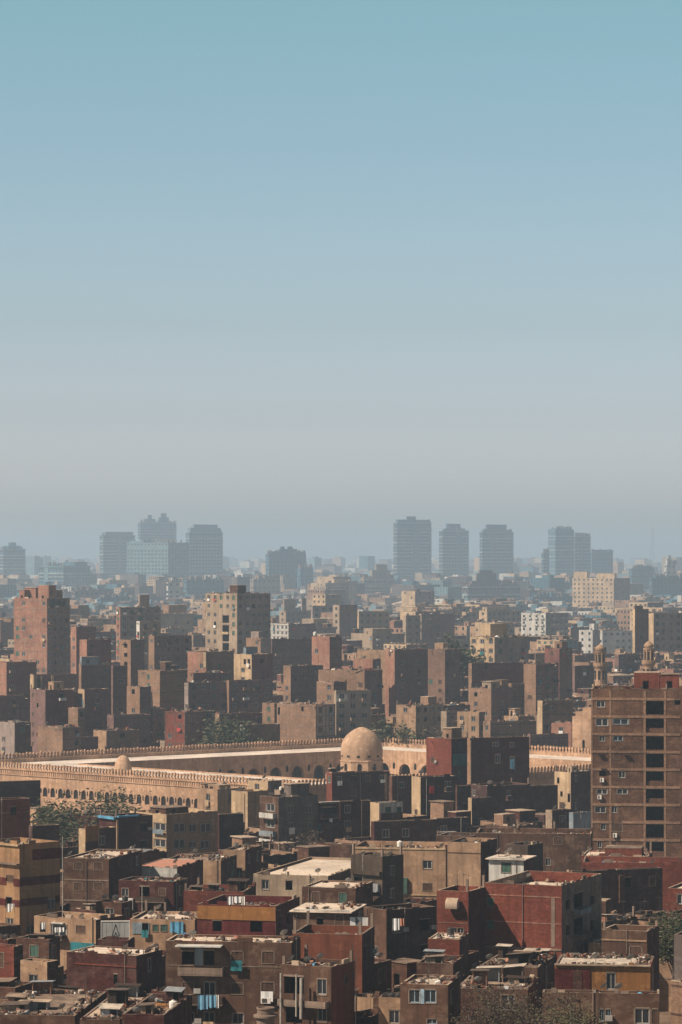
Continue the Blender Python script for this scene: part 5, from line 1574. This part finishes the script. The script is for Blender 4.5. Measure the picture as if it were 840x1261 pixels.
# stone tower with an arched window behind the right wall
tx = at(728, 905)
tw = empty('stone_tower', (tx, 905, 0), -R(30))
tag(tw, 'sunlit square sandstone tower with stepped top and one arched window', 'tower')
hT = zat(872, 905)
b = MB()
arch_wall(b, (-6, 0, 0), (1, 0, 0), (0, -1, 0), 6, hT - 2.5, [(3.6, .42, 9.5, 12.0, 12.8)], 'limestone', .6)
b.quad((0, 0, 0), (0, 6, 0), (0, 6, hT - 2.5), (0, 0, hT - 2.5), 'limestone')
b.quad((-6, 6, 0), (-6, 0, 0), (-6, 0, hT - 2.5), (-6, 6, hT - 2.5), 'limestone')
b.quad((0, 6, 0), (-6, 6, 0), (-6, 6, hT - 2.5), (0, 6, hT - 2.5), 'limestone')
b.box(-6, 0, 0.002, 6, hT - 2.7, hT - 2.5, 'limestone')
b.build('shaft', tw)
b = MB(); b.box(-5.2, .02, .5, 5.5, hT - 2.5, hT - 1.2, 'limestone'); b.box(-3.2, .04, 1, 5, hT - 1.2, hT, 'limestone'); b.build('stepped_top', tw)
b = MB(); b.box(-3, -1.8, .55, .6, 9.4, 12.9, 'opening_shade'); b.build('window', tw)

# minarets
def minaret(px, D, ytop, yb1, yb2, label, sc=1.0):
    x = at(px, D)
    root = empty('minaret', (x, D, 0), .3)
    tag(root, label, 'minaret', 'minarets beside the brown tower')
    m_ = D / F
    Z = lambda y: zat(y, D)
    r = 6.8 * m_ * sc
    b = MB(); b.lathe([(r * 1.15, 0), (r * 1.15, Z(yb2) - .6), (r * 1.45, Z(yb2) - .1), (r * 1.45, Z(yb2) + .6), (r * 1.1, Z(yb2) + .65)], 'plaster_tan', 16); b.build('shaft', root)
    b = MB(); b.lathe([(r * 1.02, Z(yb2) + .2), (r * .95, Z(yb1) - 1.2), (r * 1.25, Z(yb1) - .3), (r * 1.28, Z(yb1) + .7), (r * 1.12, Z(yb1) + .72)], 'plaster_tan', 16); b.build('middle_storey', root)
    b = MB()
    zt_ = Z(ytop)
    h3 = zt_ - Z(yb1)
    b.lathe([(r * .86, Z(yb1)), (r * .84, Z(yb1) + h3 * .55), (r * .98, Z(yb1) + h3 * .60), (r * .98, Z(yb1) + h3 * .66)], 'plaster_tan', 16)
    for k in range(8):
        a = k * math.pi / 4 + .39
        T = Matrix.Rotation(a, 4, 'Z')
        b.box(r * .84, r * .87, -.22, .22, Z(yb1) + h3 * .1, Z(yb1) + h3 * .5, 'opening_shade', T)
    for k in range(8):
        a = k * math.pi / 4
        b.tube((r * .9 * math.cos(a), r * .9 * math.sin(a), Z(yb1) + .3), (r * .9 * math.cos(a), r * .9 * math.sin(a), Z(yb1) + h3 * .6), .2, .2, 'plaster_tan', 6)
    b.build('lantern', root)
    b = MB()
    z0_ = Z(yb1) + h3 * .68
    b.lathe([(r * .78, z0_), (r * .88, z0_ + h3 * .06), (r * .86, z0_ + h3 * .13), (r * .62, z0_ + h3 * .21), (r * .3, z0_ + h3 * .27), (r * .08, z0_ + h3 * .31), (.05, z0_ + h3 * .38)], 'plaster_tan', 20)
    b.build('cap', root)
    for k in range(8):
        a = k * math.pi / 4 + .2
        b = MB(); b.box(-.28, .28, -.06, .06, 0, (Z(yb1) - Z(yb2)) * .42, 'opening_shade')
        o = b.build('window', root, loc=(r * 1.0 * math.cos(a), r * 1.0 * math.sin(a), Z(yb2) + (Z(yb1) - Z(yb2)) * .32), rz=a + math.pi / 2)
minaret(739, 985, 793, 819, 845, 'stone minaret with bulbous cap standing clear of the brown tower')
minaret(799, 960, 789, 816, 846, 'stone minaret with bulbous cap rising behind the brown tower roof')

# ------------------------------------------------------------------ far towers
def far_tower(t):
    label, xl, xc, xr, yt, D, tops, col, style = t
    a = 50 if xc - xl < (xr - xl) * .45 else 35
    D0 = D
    s = dict(xl=xl, xc=xc, xr=xr, yt=yt, D=D, a=a)
    solve(s)
    w_, d_, H = s['w'], s['d'], s['z1']
    D = s['D']; q_ = s['Ds']
    root = empty('tower_block', (s['C'][0], s['C'][1], 0), -R(a))
    tag(root, label, 'building', 'far blocks on the hazy skyline')
    b = MB(); b.box(-w_, 0, 0, d_, 0, H, col); b.build('wall', root)
    b = MB(); g_ = MB()
    st = (3.6 if D0 > 2900 else 3.3) * q_
    k = 0
    z = H - .6
    zmin = max(3, zat(768, D))
    while z > zmin:
        if style in ('band', 'plain'):
            e = 1.1 if style == 'band' else .25
            b.box(-w_ - e, e, -e, d_ + e, z - (.9 + .5 * (k % 4 == 1)) * q_, z, ('band_haze_pale' if (k + int(xl)) % 3 else 'tower_haze_pale') if col != 'plaster_beige' else 'plaster_cream')
            if style == 'band': g_.box(-w_ - .1, .1, -.1, d_ + .1, z - 2.9 * q_, z - 1.2 * q_, 'glass')
        else:
            for f_, W_ in (('l', w_), ('r', d_)):
                n = max(1, int(W_ / 4.2 / q_))
                for j in range(n):
                    uc = (j + .5) * W_ / n
                    x0, x1, y0, y1 = rect_local(f_, w_, uc - 1.1 * q_, uc + 1.1 * q_, -.1, .06)
                    g_.box(x0, x1, y0, y1, z - 2.4 * q_, z - .7 * q_, 'glass')
        z -= st * (1 if k % 9 else 1.7); k += 1
    if style == 'dome':
        q = MB()
        rr_ = 27.0 * q_
        q.lathe([(rr_, 0), (rr_, H - 4), (rr_ * .93, H - 1), (rr_ * .7, H + 1.6), (rr_ * .35, H + 3.2), (.1, H + 3.8)], 'roof_bright', 28, c=(-w_ / 2, d_ + 2))
        q.build('dome', root)
        g_ = MB(); b = MB()
    if b.v: tag(b.build('floor_slab', root), kind='stuff')
    if g_.v: tag(g_.build('window', root), kind='stuff')
    # columns
    if style == 'band':
        b = MB()
        rv = random.Random(int(xl))
        for f_, W_ in (('l', w_), ('r', d_)):
            if rv.random() < .75:
                uc = W_ * rv.uniform(.25, .75); hw2 = W_ * rv.uniform(.04, .10)
                x0, x1, y0, y1 = rect_local(f_, w_, uc - hw2, uc + hw2, .2, 1.35)
                b.box(x0, x1, y0, y1, 1, H - rv.uniform(0, 6) * q_, rv.choice([col, 'plaster_grey', 'tower_haze_pale']))
        for f_, W_ in (('l', w_), ('r', d_)):
            n = max(1, int(W_ / 7))
            for j in range(n + 1):
                uc = min(max(.6, j * W_ / n), W_ - .6)
                x0, x1, y0, y1 = rect_local(f_, w_, uc - .5, uc + .5, .05, .8)
                b.box(x0, x1, y0, y1, 1, H - .05, col)
        b.build('column', root)
    zbase = H
    c_ = math.cos(R(a)); s_ = math.sin(R(a))
    for (x0, x1, yy) in sorted(tops, key=lambda q: -q[2]):
        # masses on the roof, kept inside its outline
        f_ = min(.96, (x1 - x0) / (xr - xl))
        hx, hy = max(1.2, w_ / 2 * f_), max(1.2, d_ / 2 * f_)
        off = ((x0 + x1) / 2 - (xl + xr) / 2) / F * D
        lx = -w_ / 2 + off * c_; ly = d_ / 2 + off * s_
        lx = min(max(lx, -w_ + hx), -hx); ly = min(max(ly, hy), d_ - hy)
        zt_ = zat(yy, D + (w_ * s_ + d_ * c_) / 2)
        b = MB(); b.box(lx - hx, lx + hx, ly - hy, ly + hy, H - .5, max(zt_, H + .8), col); b.build('plant_room', root)
    rr = random.Random(int(xl * 7 + D))
    b = MB()
    for k in range(24):
        x, y = rr.uniform(-w_ + 1, -2), rr.uniform(1, d_ - 1)
        if style == 'dome': break
        hh = rr.uniform(1, 4) * q_; b.box(x, x + rr.uniform(1, 4), y, y + rr.uniform(1, 4), H - .1, H + hh, rr.choice([col, 'plaster_grey', 'concrete']))
    if b.v: tag(b.build('roof_plant', root), kind='stuff')
for t in TOWERS: far_tower(t)

# lattice mast
D_ = FS(4500)
mx = at(803.5, D_)
mast = empty('lattice_mast', (mx, D_, 0))
tag(mast, 'faint lattice transmission mast at the end of the skyline', 'mast')
zt = zat(649, D_)
b = MB()
def wid(z): return 7.0 * (1 - z / zt) ** .8 + .7
lv = [zt * q for q in (0, .18, .35, .5, .63, .74, .83, .91, 1)]
for cx, cy in ((1, 1), (1, -1), (-1, 1), (-1, -1)):
    for z0_, z1_ in zip(lv, lv[1:]):
        b.tube((cx * wid(z0_), cy * wid(z0_), z0_), (cx * wid(z1_), cy * wid(z1_), z1_), .45, .4, 'steel', 4)
b.build('leg', mast)
b = MB()
for z0_, z1_ in zip(lv, lv[1:]):
    for s1 in (1, -1):
        b.tube((wid(z0_), s1 * wid(z0_), z0_), (-wid(z1_), s1 * wid(z1_), z1_), .28, .28, 'steel', 4)
        b.tube((-wid(z0_), s1 * wid(z0_), z0_), (wid(z1_), s1 * wid(z1_), z1_), .28, .28, 'steel', 4)
b.build('brace', mast)
b = MB()
for z in (zt - 10, zt - 20): b.tube((-7, 0, z), (7, 0, z), .4, .4, 'steel', 4)
b.build('crossarm', mast)

# ------------------------------------------------------------------ the city beyond, one mass into the haze
fc = MB()
rc = random.Random(5)
mats = ['plaster_grey', 'plaster_beige', 'brick_purple', 'plaster_tan', 'tower_haze_blue', 'tower_haze_pale', 'plaster_grey', 'brick_brown', 'plaster_white', 'plaster_cream']
D = 2300
TB = []
while D < 16500:
    half = D * .112
    x = -half
    step = 15
    while x < half:
        w_ = rc.uniform(16, 40) * (1 if D < 6500 else 1.5)
        h = rc.choice([rc.uniform(10, 22), rc.uniform(12, 28), rc.uniform(14, 40)])
        if D < 4100: h = rc.uniform(7, 17); w_ *= .7
        if D > 6500 and rc.random() < .06: h = rc.uniform(45, 72)
        dd = rc.uniform(16, 34)
        y = D + rc.uniform(-12, 12)
        px0, _ = pxy(x, y, 0); px1, _ = pxy(x + w_, y, 0)
        yt = pxy(x, y, h)[1]
        bad = any(t['D'] > y - 40 and t['D'] < y + 60 + (60 if t['D'] < 9000 else 0) and t['xr'] + 4 > px0 and t['xl'] - 4 < px1 for t in TOWER_BOX)
        hide = any(t['D'] > y and t['xr'] > px0 and t['xl'] < px1 and yt < t['yt'] + 22 for t in TOWER_BOX)
        if not bad:
            if hide: h = min(h, 12)
            if D < 4200:
                r_ = w_ * .75
                if not clear_of([(x + w_ / 2 - r_, y - r_), (x + w_ / 2 + r_, y - r_), (x + w_ / 2 + r_, y + r_), (x + w_ / 2 - r_, y + r_)], y, 90):
                    x += w_; continue
                dd = w_
            T = Matrix.Translation((x + w_ / 2, y, 0)) @ Matrix.Rotation(-R(rc.uniform(30, 60)), 4, 'Z')
            m = rc.choice(mats)
            fc.box(-w_ / 2, w_ / 2, -dd / 2, dd / 2, -1, h, m, T)
            if rc.random() < .7:
                q = rc.uniform(.15, .35) * w_
                fc.box(-q, q, -q * .7, q * .7, h, h + rc.uniform(2, 5), rc.choice(mats), T)
            if D < 5200:
                z = h - 1.2
                while z > 6:
                    n = int(w_ / 4.4)
                    for j in range(n):
                        xx = -w_ / 2 + (j + .5) * w_ / n
                        fc.box(xx - .9, xx + .9, -dd / 2 - .06, -dd / 2 + .1, z - 1.8, z, 'glass', T)
                    n = int(dd / 4.4)
                    for j in range(n):
                        xx = -dd / 2 + (j + .5) * dd / n
                        fc.box(w_ / 2 - .1, w_ / 2 + .06, xx - .9, xx + .9, z - 1.8, z, 'glass', T)
                    z -= 3.2
                    if z < zat(775, D): break
        x += w_ + rc.uniform(-4, 16)
    D += rc.uniform(30, 45) if D < 4100 else rc.uniform(50, 90) if D < 6500 else rc.uniform(90, 170)
fo = fc.build('far_city')
tag(fo, 'hazy mass of distant city roofs along the horizon', None, None, 'stuff')
print('far city faces', len(fc.f))

# ------------------------------------------------------------------ trees
LEAFM = {}
def tree(px, py_top, D, width, label, leaf='leaf_dark', n=900, group='trees among the houses', name='tree', bare=False, size=.42, zb=None):
    """Trunk and limbs as tapered tubes; a crown of small leaf faces gathered in uneven clumps."""
    rt = random.Random(int(px * 13 + D))
    x = at(px, D)
    z0 = ground(D)
    ztop = zat(py_top, D)
    H = ztop - z0
    root = empty(name, (x, D, z0), rt.uniform(0, 6))
    tag(root, label, 'tree', group)
    Rr = width / 2
    tr = MB(); lm = MB()
    th = max(1.5, H - Rr * 1.7)
    tr.tube((0, 0, -.3), (rt.uniform(-.3, .3), rt.uniform(-.3, .3), th), .28, .18, 'bark_purple' if bare else 'bark', 8)
    tips = []
    nb = 9
    for k in range(nb):
        a = k * 2.4 + rt.uniform(-.4, .4)
        r = Rr * rt.uniform(.35, .95)
        zz = th + (H - th) * rt.uniform(.15, .95)
        mid = Vector((r * .45 * math.cos(a), r * .45 * math.sin(a), th + (zz - th) * .6))
        tip = Vector((r * math.cos(a), r * math.sin(a), zz))
        lm.tube((0, 0, th * rt.uniform(.75, 1)), mid, .12, .07, 'bark_purple' if bare else 'bark', 5, False)
        lm.tube(mid, tip, .07, .03, 'bark_purple' if bare else 'bark', 5, False)
        tips += [(mid + tip) / 2, tip]
        for q in range(10 if bare else 3):
            base = mid.lerp(tip, rt.random())
            t2 = base + Vector((rt.gauss(0, 1), rt.gauss(0, 1), rt.uniform(.1, 1.2))) * Rr * .28
            lm.tube(base, t2, .035, .015, 'bark_purple' if bare else 'bark', 3, False)
            if bare:
                for q2 in range(4):
                    b2 = base.lerp(t2, rt.random()); t3 = b2 + Vector((rt.gauss(0, 1), rt.gauss(0, 1), rt.uniform(0, 1))) * Rr * .14
                    lm.tube(b2, t3, .018, .008, 'twig_brown', 3, False)
            tips.append(t2)
    tr.build('trunk', root); lm.build('limb', root)
    cl = MB()
    centres = [(t, rt.uniform(.16, .34) * Rr) for t in tips]
    for k in range(n):
        c, r = rt.choice(centres)
        v = Vector((rt.gauss(0, 1), rt.gauss(0, 1), rt.gauss(0, .8))) * r
        p = c + v
        if p.z < th * .5: continue
        s_ = size * rt.uniform(.5, 1.3)
        q = Matrix.Translation(p) @ Matrix.Rotation(rt.uniform(0, 6.3), 4, 'Z') @ Matrix.Rotation(rt.uniform(-1.2, 1.2), 4, 'X')
        m = leaf if rt.random() < .75 else 'leaf_olive'
        cl.face([tuple(q @ Vector(a)) for a in ((-s_, -s_ * .4, 0), (0, -s_ * .6, .1), (s_, 0, 0), (0, s_ * .6, .1))], m)
    if cl.v: tag(cl.build('crown', root), kind='stuff')
tree(72, 985, 615, 13, 'dusty green tree beside the low slate block', n=1500)
tree(96, 973, 640, 17, 'wide half bare brown tree against the mosque wall', 'twig_brown', n=1200)
tree(130, 972, 655, 15, 'olive tree crown half covering the mosque arches', 'leaf_olive', n=1700)
tree(150, 985, 640, 12, 'dark green tree at the foot of the mosque wall', n=1300)
tree(84, 1005, 575, 12, 'dense dark tree beneath the mosque wall trees', n=1500)
tree(112, 1008, 590, 12, 'dark bushy tree behind the half ruined block', n=1300)
tree(367, 1014, 560, 11, 'bare purple branched tree before the grey balcony block', 'twig_brown', n=380, bare=True, size=.25)
tree(285, 884, 925, 14, 'grey green tree beside the pale grey block', n=1300, size=.6)
tree(268, 887, 935, 11, 'smaller grey green tree touching the pale block', n=900, size=.6)
tree(302, 900, 918, 9, 'low bushy tree before the white roof strip', n=700, size=.6)
tree(536, 892, 932, 9, 'leafless grey tree beside the old ornate tan house', 'twig_brown', n=250, bare=True, size=.4)
tree(468, 890, 935, 11, 'dark tree behind the great dome', n=900, size=.6)
tree(500, 893, 930, 12, 'dark bushy tree above the sunlit mosque arcade', n=900, size=.6)
tree(560, 785, 1180, 18, 'dark ragged tree on the skyline of brick blocks', n=900, size=.9)
tree(571, 792, 1175, 14, 'smaller ragged tree touching the cream apartment house', n=700, size=.9)
tree(462, 1236, 330, 6.5, 'green leafy tree at the bottom edge under the rust house', 'leaf_green', n=2600, size=.17)
tree(490, 1241, 326, 5, 'green bush by the small house with pale blue window', 'leaf_green', n=1800, size=.17)
tree(622, 1224, 305, 7, 'brown leafless tree in front of the workshop roof', 'twig_dark', n=1500, bare=True, size=.14)
tree(660, 1226, 300, 7, 'thorny brown tree right of the workshop roof', 'twig_dark', n=1700, bare=True, size=.14)
tree(590, 1232, 300, 6, 'low brown tree at the bottom edge beside grey house', 'twig_dark', n=1200, bare=True, size=.14)
tree(700, 1232, 296, 6, 'dim olive tree under the orange terrace house', 'leaf_olive', n=1500, size=.16)
tree(836, 1120, 380, 7, 'dark green tree at the edge beside open bay house', n=2200, size=.22)
tree(829, 1145, 372, 5, 'smaller green tree below the edge tree', n=1500, size=.22)
tree(757, 1158, 362, 3, 'tiny courtyard tree behind the open bay house', n=400, size=.2)

# ------------------------------------------------------------------ single things
# roof sign with a triangle emblem
D_ = 378
sg = empty('roof_sign', (at(142, D_), D_, zat(1158, D_)), R(4))
tag(sg, 'pale grey rooftop sign board with a dark triangle emblem', 'sign')
wS, hS = 34 / F * D_, 21 / F * D_
zb = zat(1156, D_) - zat(1158, D_)
b = MB(); b.box(-wS / 2, wS / 2, -.05, .05, zb, zb + hS, 'sign_face'); b.build('board', sg)
b = MB()
for x0, x1, z0_, z1_ in ((-wS / 2 - .08, wS / 2 + .08, zb - .08, zb), (-wS / 2 - .08, wS / 2 + .08, zb + hS, zb + hS + .12), (-wS / 2 - .08, -wS / 2, zb, zb + hS), (wS / 2, wS / 2 + .08, zb, zb + hS)):
    b.box(x0, x1, -.1, .08, z0_, z1_, 'sheet_white')
b.build('sign_frame', sg)
def stroke(bm, p, q, w0, y=-.062, m='sign_ink'):
    p, q = Vector((p[0], 0, p[1])), Vector((q[0], 0, q[1]))
    d = (q - p).normalized(); n = Vector((-d.z, 0, d.x)) * w0
    pts = [p + n, p - n, q - n, q + n]
    bm.face([(v.x, y, v.z) for v in pts], m); bm.face([(v.x, y + .01, v.z) for v in pts[::-1]], m)
b = MB()
zc = zb + hS * .16; ap = zb + hS * .84
cx = .05
stroke(b, (cx - .42, zc), (cx, ap), .045); stroke(b, (cx + .42, zc), (cx, ap), .045)
stroke(b, (cx - .42, zc), (cx - .1, zc), .045, -.066); stroke(b, (cx + .42, zc), (cx + .1, zc), .045, -.066)
stroke(b, (cx, zc + .45), (cx - .16, zc), .04, -.070); stroke(b, (cx, zc + .45), (cx + .16, zc), .04, -.070)
b.build('emblem', sg)
for x in (-wS / 2 + .2, wS / 2 - .2):
    b = MB(); b.tube((x, .3, -2.5), (x, .1, zb + hS * .5), .05, .05, 'metal_dark', 6); b.build('leg', sg)
for k, x in enumerate((-1.1, -.4, .5, 1.1)):
    b = MB(); b.box(x, x + .02, -.064, -.055, zb + .15, zb + hS - .12, 'tin_sheet'); b.build('panel_joint', sg)

def laundry(px0, px1, py, D, label, cols, drop=1.2):
    x0, x1 = at(px0, D), at(px1, D)
    z = zat(py, D)
    root = empty('washing_line', (x0, D, z))
    tag(root, label, 'washing line')
    b = MB(); b.tube((0, 0, 0), (x1 - x0, 0, -.03), .012, .012, 'metal_dark', 4); b.build('line', root)
    rl = random.Random(int(px0))
    x = .05
    W_ = x1 - x0
    k = 0
    while x < W_ - .3:
        ww = min(rl.uniform(.45, 1.0), W_ - x - .05); h = drop * rl.uniform(.6, 1.1)
        b = MB()
        n = 5
        m = cols[k % len(cols)]
        for j in range(n):
            xa, xb = x + ww * j / n, x + ww * (j + 1) / n
            ya, yb = .06 * math.sin(j * 1.9 + k), .06 * math.sin((j + 1) * 1.9 + k)
            for zz0, zz1, f0, f1 in ((0, -h * .5, 1, 1.1), (-h * .5, -h - .06 * (j % 2), 1.1, 1.6)):
                b.quad((xa, ya * f1 - .03, zz1), (xb, yb * f1 - .03, zz1), (xb, yb * f0 - .03, zz0), (xa, ya * f0 - .03, zz0), m)
        b.build('cloth', root)
        x += ww + rl.uniform(.02, .12); k += 1
    for xx in (0, W_):
        b = MB(); b.tube((xx, .02, -drop * 1.2), (xx, .02, .1), .03, .03, 'metal_dark', 4); b.build('post', root)
laundry(243, 270, 1225.5, 307.6, 'blue and white washing hanging from the apartment balcony', ['cloth_blue', 'cloth_blue', 'cloth_white', 'cloth_white'], 1.6)
laundry(280, 302, 1104, 369, 'white washing on the ochre topped maroon house', ['cloth_white', 'cloth_white', 'sheet_white'], 1.0)
laundry(8, 18, 1113, 391, 'small white washing under a window of the striped house', ['cloth_white', 'sheet_white'], .9)
laundry(50, 56, 1136, 383, 'pale washing on the walk up house corner', ['cloth_white'], 1.1)
laundry(66, 80, 1142, 383.5, 'white towels in the balcony of the walk up house', ['cloth_white'], .75)
laundry(483, 498, 1131, 350, 'sheets hung beside the rooftop dwelling', ['cloth_white', 'salmon_sheet'], 1.3)

# white curtain panels of the rooftop dwelling
D_ = 351
scn = empty('cloth_screen', (at(431, D_), D_ + 1, zat(1150, D_)))
tag(scn, 'white and peach cloth screen beside the rooftop dwelling', 'screen')
for x, m in ((0, 'cloth_white'), (.75, 'plaster_blue'), (1.4, 'sheet_white')):
    b = MB(); b.box(x, x + .62, 0, .05, 0, 1.75, m); b.build('panel', scn)
b = MB(); b.box(-.05, 2.1, -.02, .08, 1.75, 1.85, 'wood_dark'); b.build('rail', scn)

# barrel awning on the brick wing
D_ = 376.6
aw = empty('barrel_awning', (at(558, D_) , D_, zat(1118, D_)), -R(22))
tag(aw, 'pale barrel shaped awning on the red brick wing', 'awning')
b = MB()
n = 9; wA = 1.5; rA = .75
for k in range(n):
    a0, a1 = math.pi * (k / n) * .62 , math.pi * ((k + 1) / n) * .62
    p0 = (-rA * math.sin(a0) * 1.0, rA * 1.2 * (math.cos(a0))); p1 = (-rA * math.sin(a1), rA * 1.2 * math.cos(a1))
    for off in (0, -.03):
        b.quad((-wA / 2, p0[0] + off, p0[1] + off + .3), (wA / 2, p0[0] + off, p0[1] + off + .3), (wA / 2, p1[0] + off, p1[1] + off + .3), (-wA / 2, p1[0] + off, p1[1] + off + .3), 'roof_dust')
for x in (-wA / 2, wA / 2):
    pts = [(x, 0, -.0)] + [(x, -rA * math.sin(math.pi * k / n * .62), .3 + rA * 1.2 * math.cos(math.pi * k / n * .62)) for k in range(n + 1)]
    b.face(pts, 'dish_grey')
b.build('awning_shell', aw)

# round concrete tank standing before the apartment house
D_ = 300
ct = empty('round_tank', (at(327, D_), D_, zat(1262, D_)))
tag(ct, 'round brown tank with a broad rim before the apartment house', 'tank')
b = MB(); b.lathe([(.85, -2.0), (.85, .7), (1.15, .75), (1.15, .95), (.95, 1.0)], 'concrete', 24); b.build('basin', ct)
b = MB(); b.lathe([(.80, 1.0), (.80, 1.5), (.88, 1.52), (.88, 1.66), (.72, 1.66), (.70, 1.55)], 'concrete', 24); b.build('rim', ct)

# rooftop water tank white, mid picture, and tank in scrap
def put_tank(px, py, D, label, m, sc=1.0):
    dr, st_ = tank_mesh(m)
    r_ = empty('water_tank', (at(px, D), D, zat(py, D)), .4); r_.scale = (sc * .8,) * 3
    link('tank_drum', dr, r_); link('tank_stand', st_, r_)
    tag(r_, label, 'water tank')
put_tank(492.5, 1045, 474, 'white bottle topped water tank on the wide weathered tan house', 'tank_white', 1.0)
put_tank(388, 784, 1062, 'white tank crowning the slim sunlit brick tower', 'tank_white', 1.4)

# tall poles
for px, y0, y1, D, lab in ((77, 1030, 1170, 392, 'tall thin utility pole beside the striped house'), (175, 1090, 1140, 400, 'thin pole behind the low blue walled house'), (448, 1160, 1200, 340, 'short pole by the rust walled house')):
    o = MB(); o.tube((0, 0, zat(y1, D) - ground(D)), (0, 0, zat(y0, D) - ground(D)), .06, .05, 'pipe_pale', 6)
    q = o.build('utility_pole', None, loc=(at(px, D), D, ground(D)))
    tag(q, lab, 'pole')

# ------------------------------------------------------------------ haze
b = MB()
M['haze'] = bpy.data.materials.new('haze')
M['haze'].use_nodes = True
hn = M['haze'].node_tree
for n_ in list(hn.nodes): hn.nodes.remove(n_)
ho = hn.nodes.new('ShaderNodeOutputMaterial'); pv = hn.nodes.new('ShaderNodeVolumePrincipled')
pv.inputs['Color'].default_value = (*HAZE_COLOR, 1)
pv.inputs['Density'].default_value = HAZE_DENSITY
pv.inputs['Anisotropy'].default_value = 0.1
hn.links.new(pv.outputs[0], ho.inputs['Volume'])
b.box(-18000, 18000, -700, 18000, -2, 182, 'haze')
h_ = b.build('haze'); tag(h_, 'thin dusty haze over the whole city', None, None, 'stuff')
print('objects', len(bpy.data.objects))
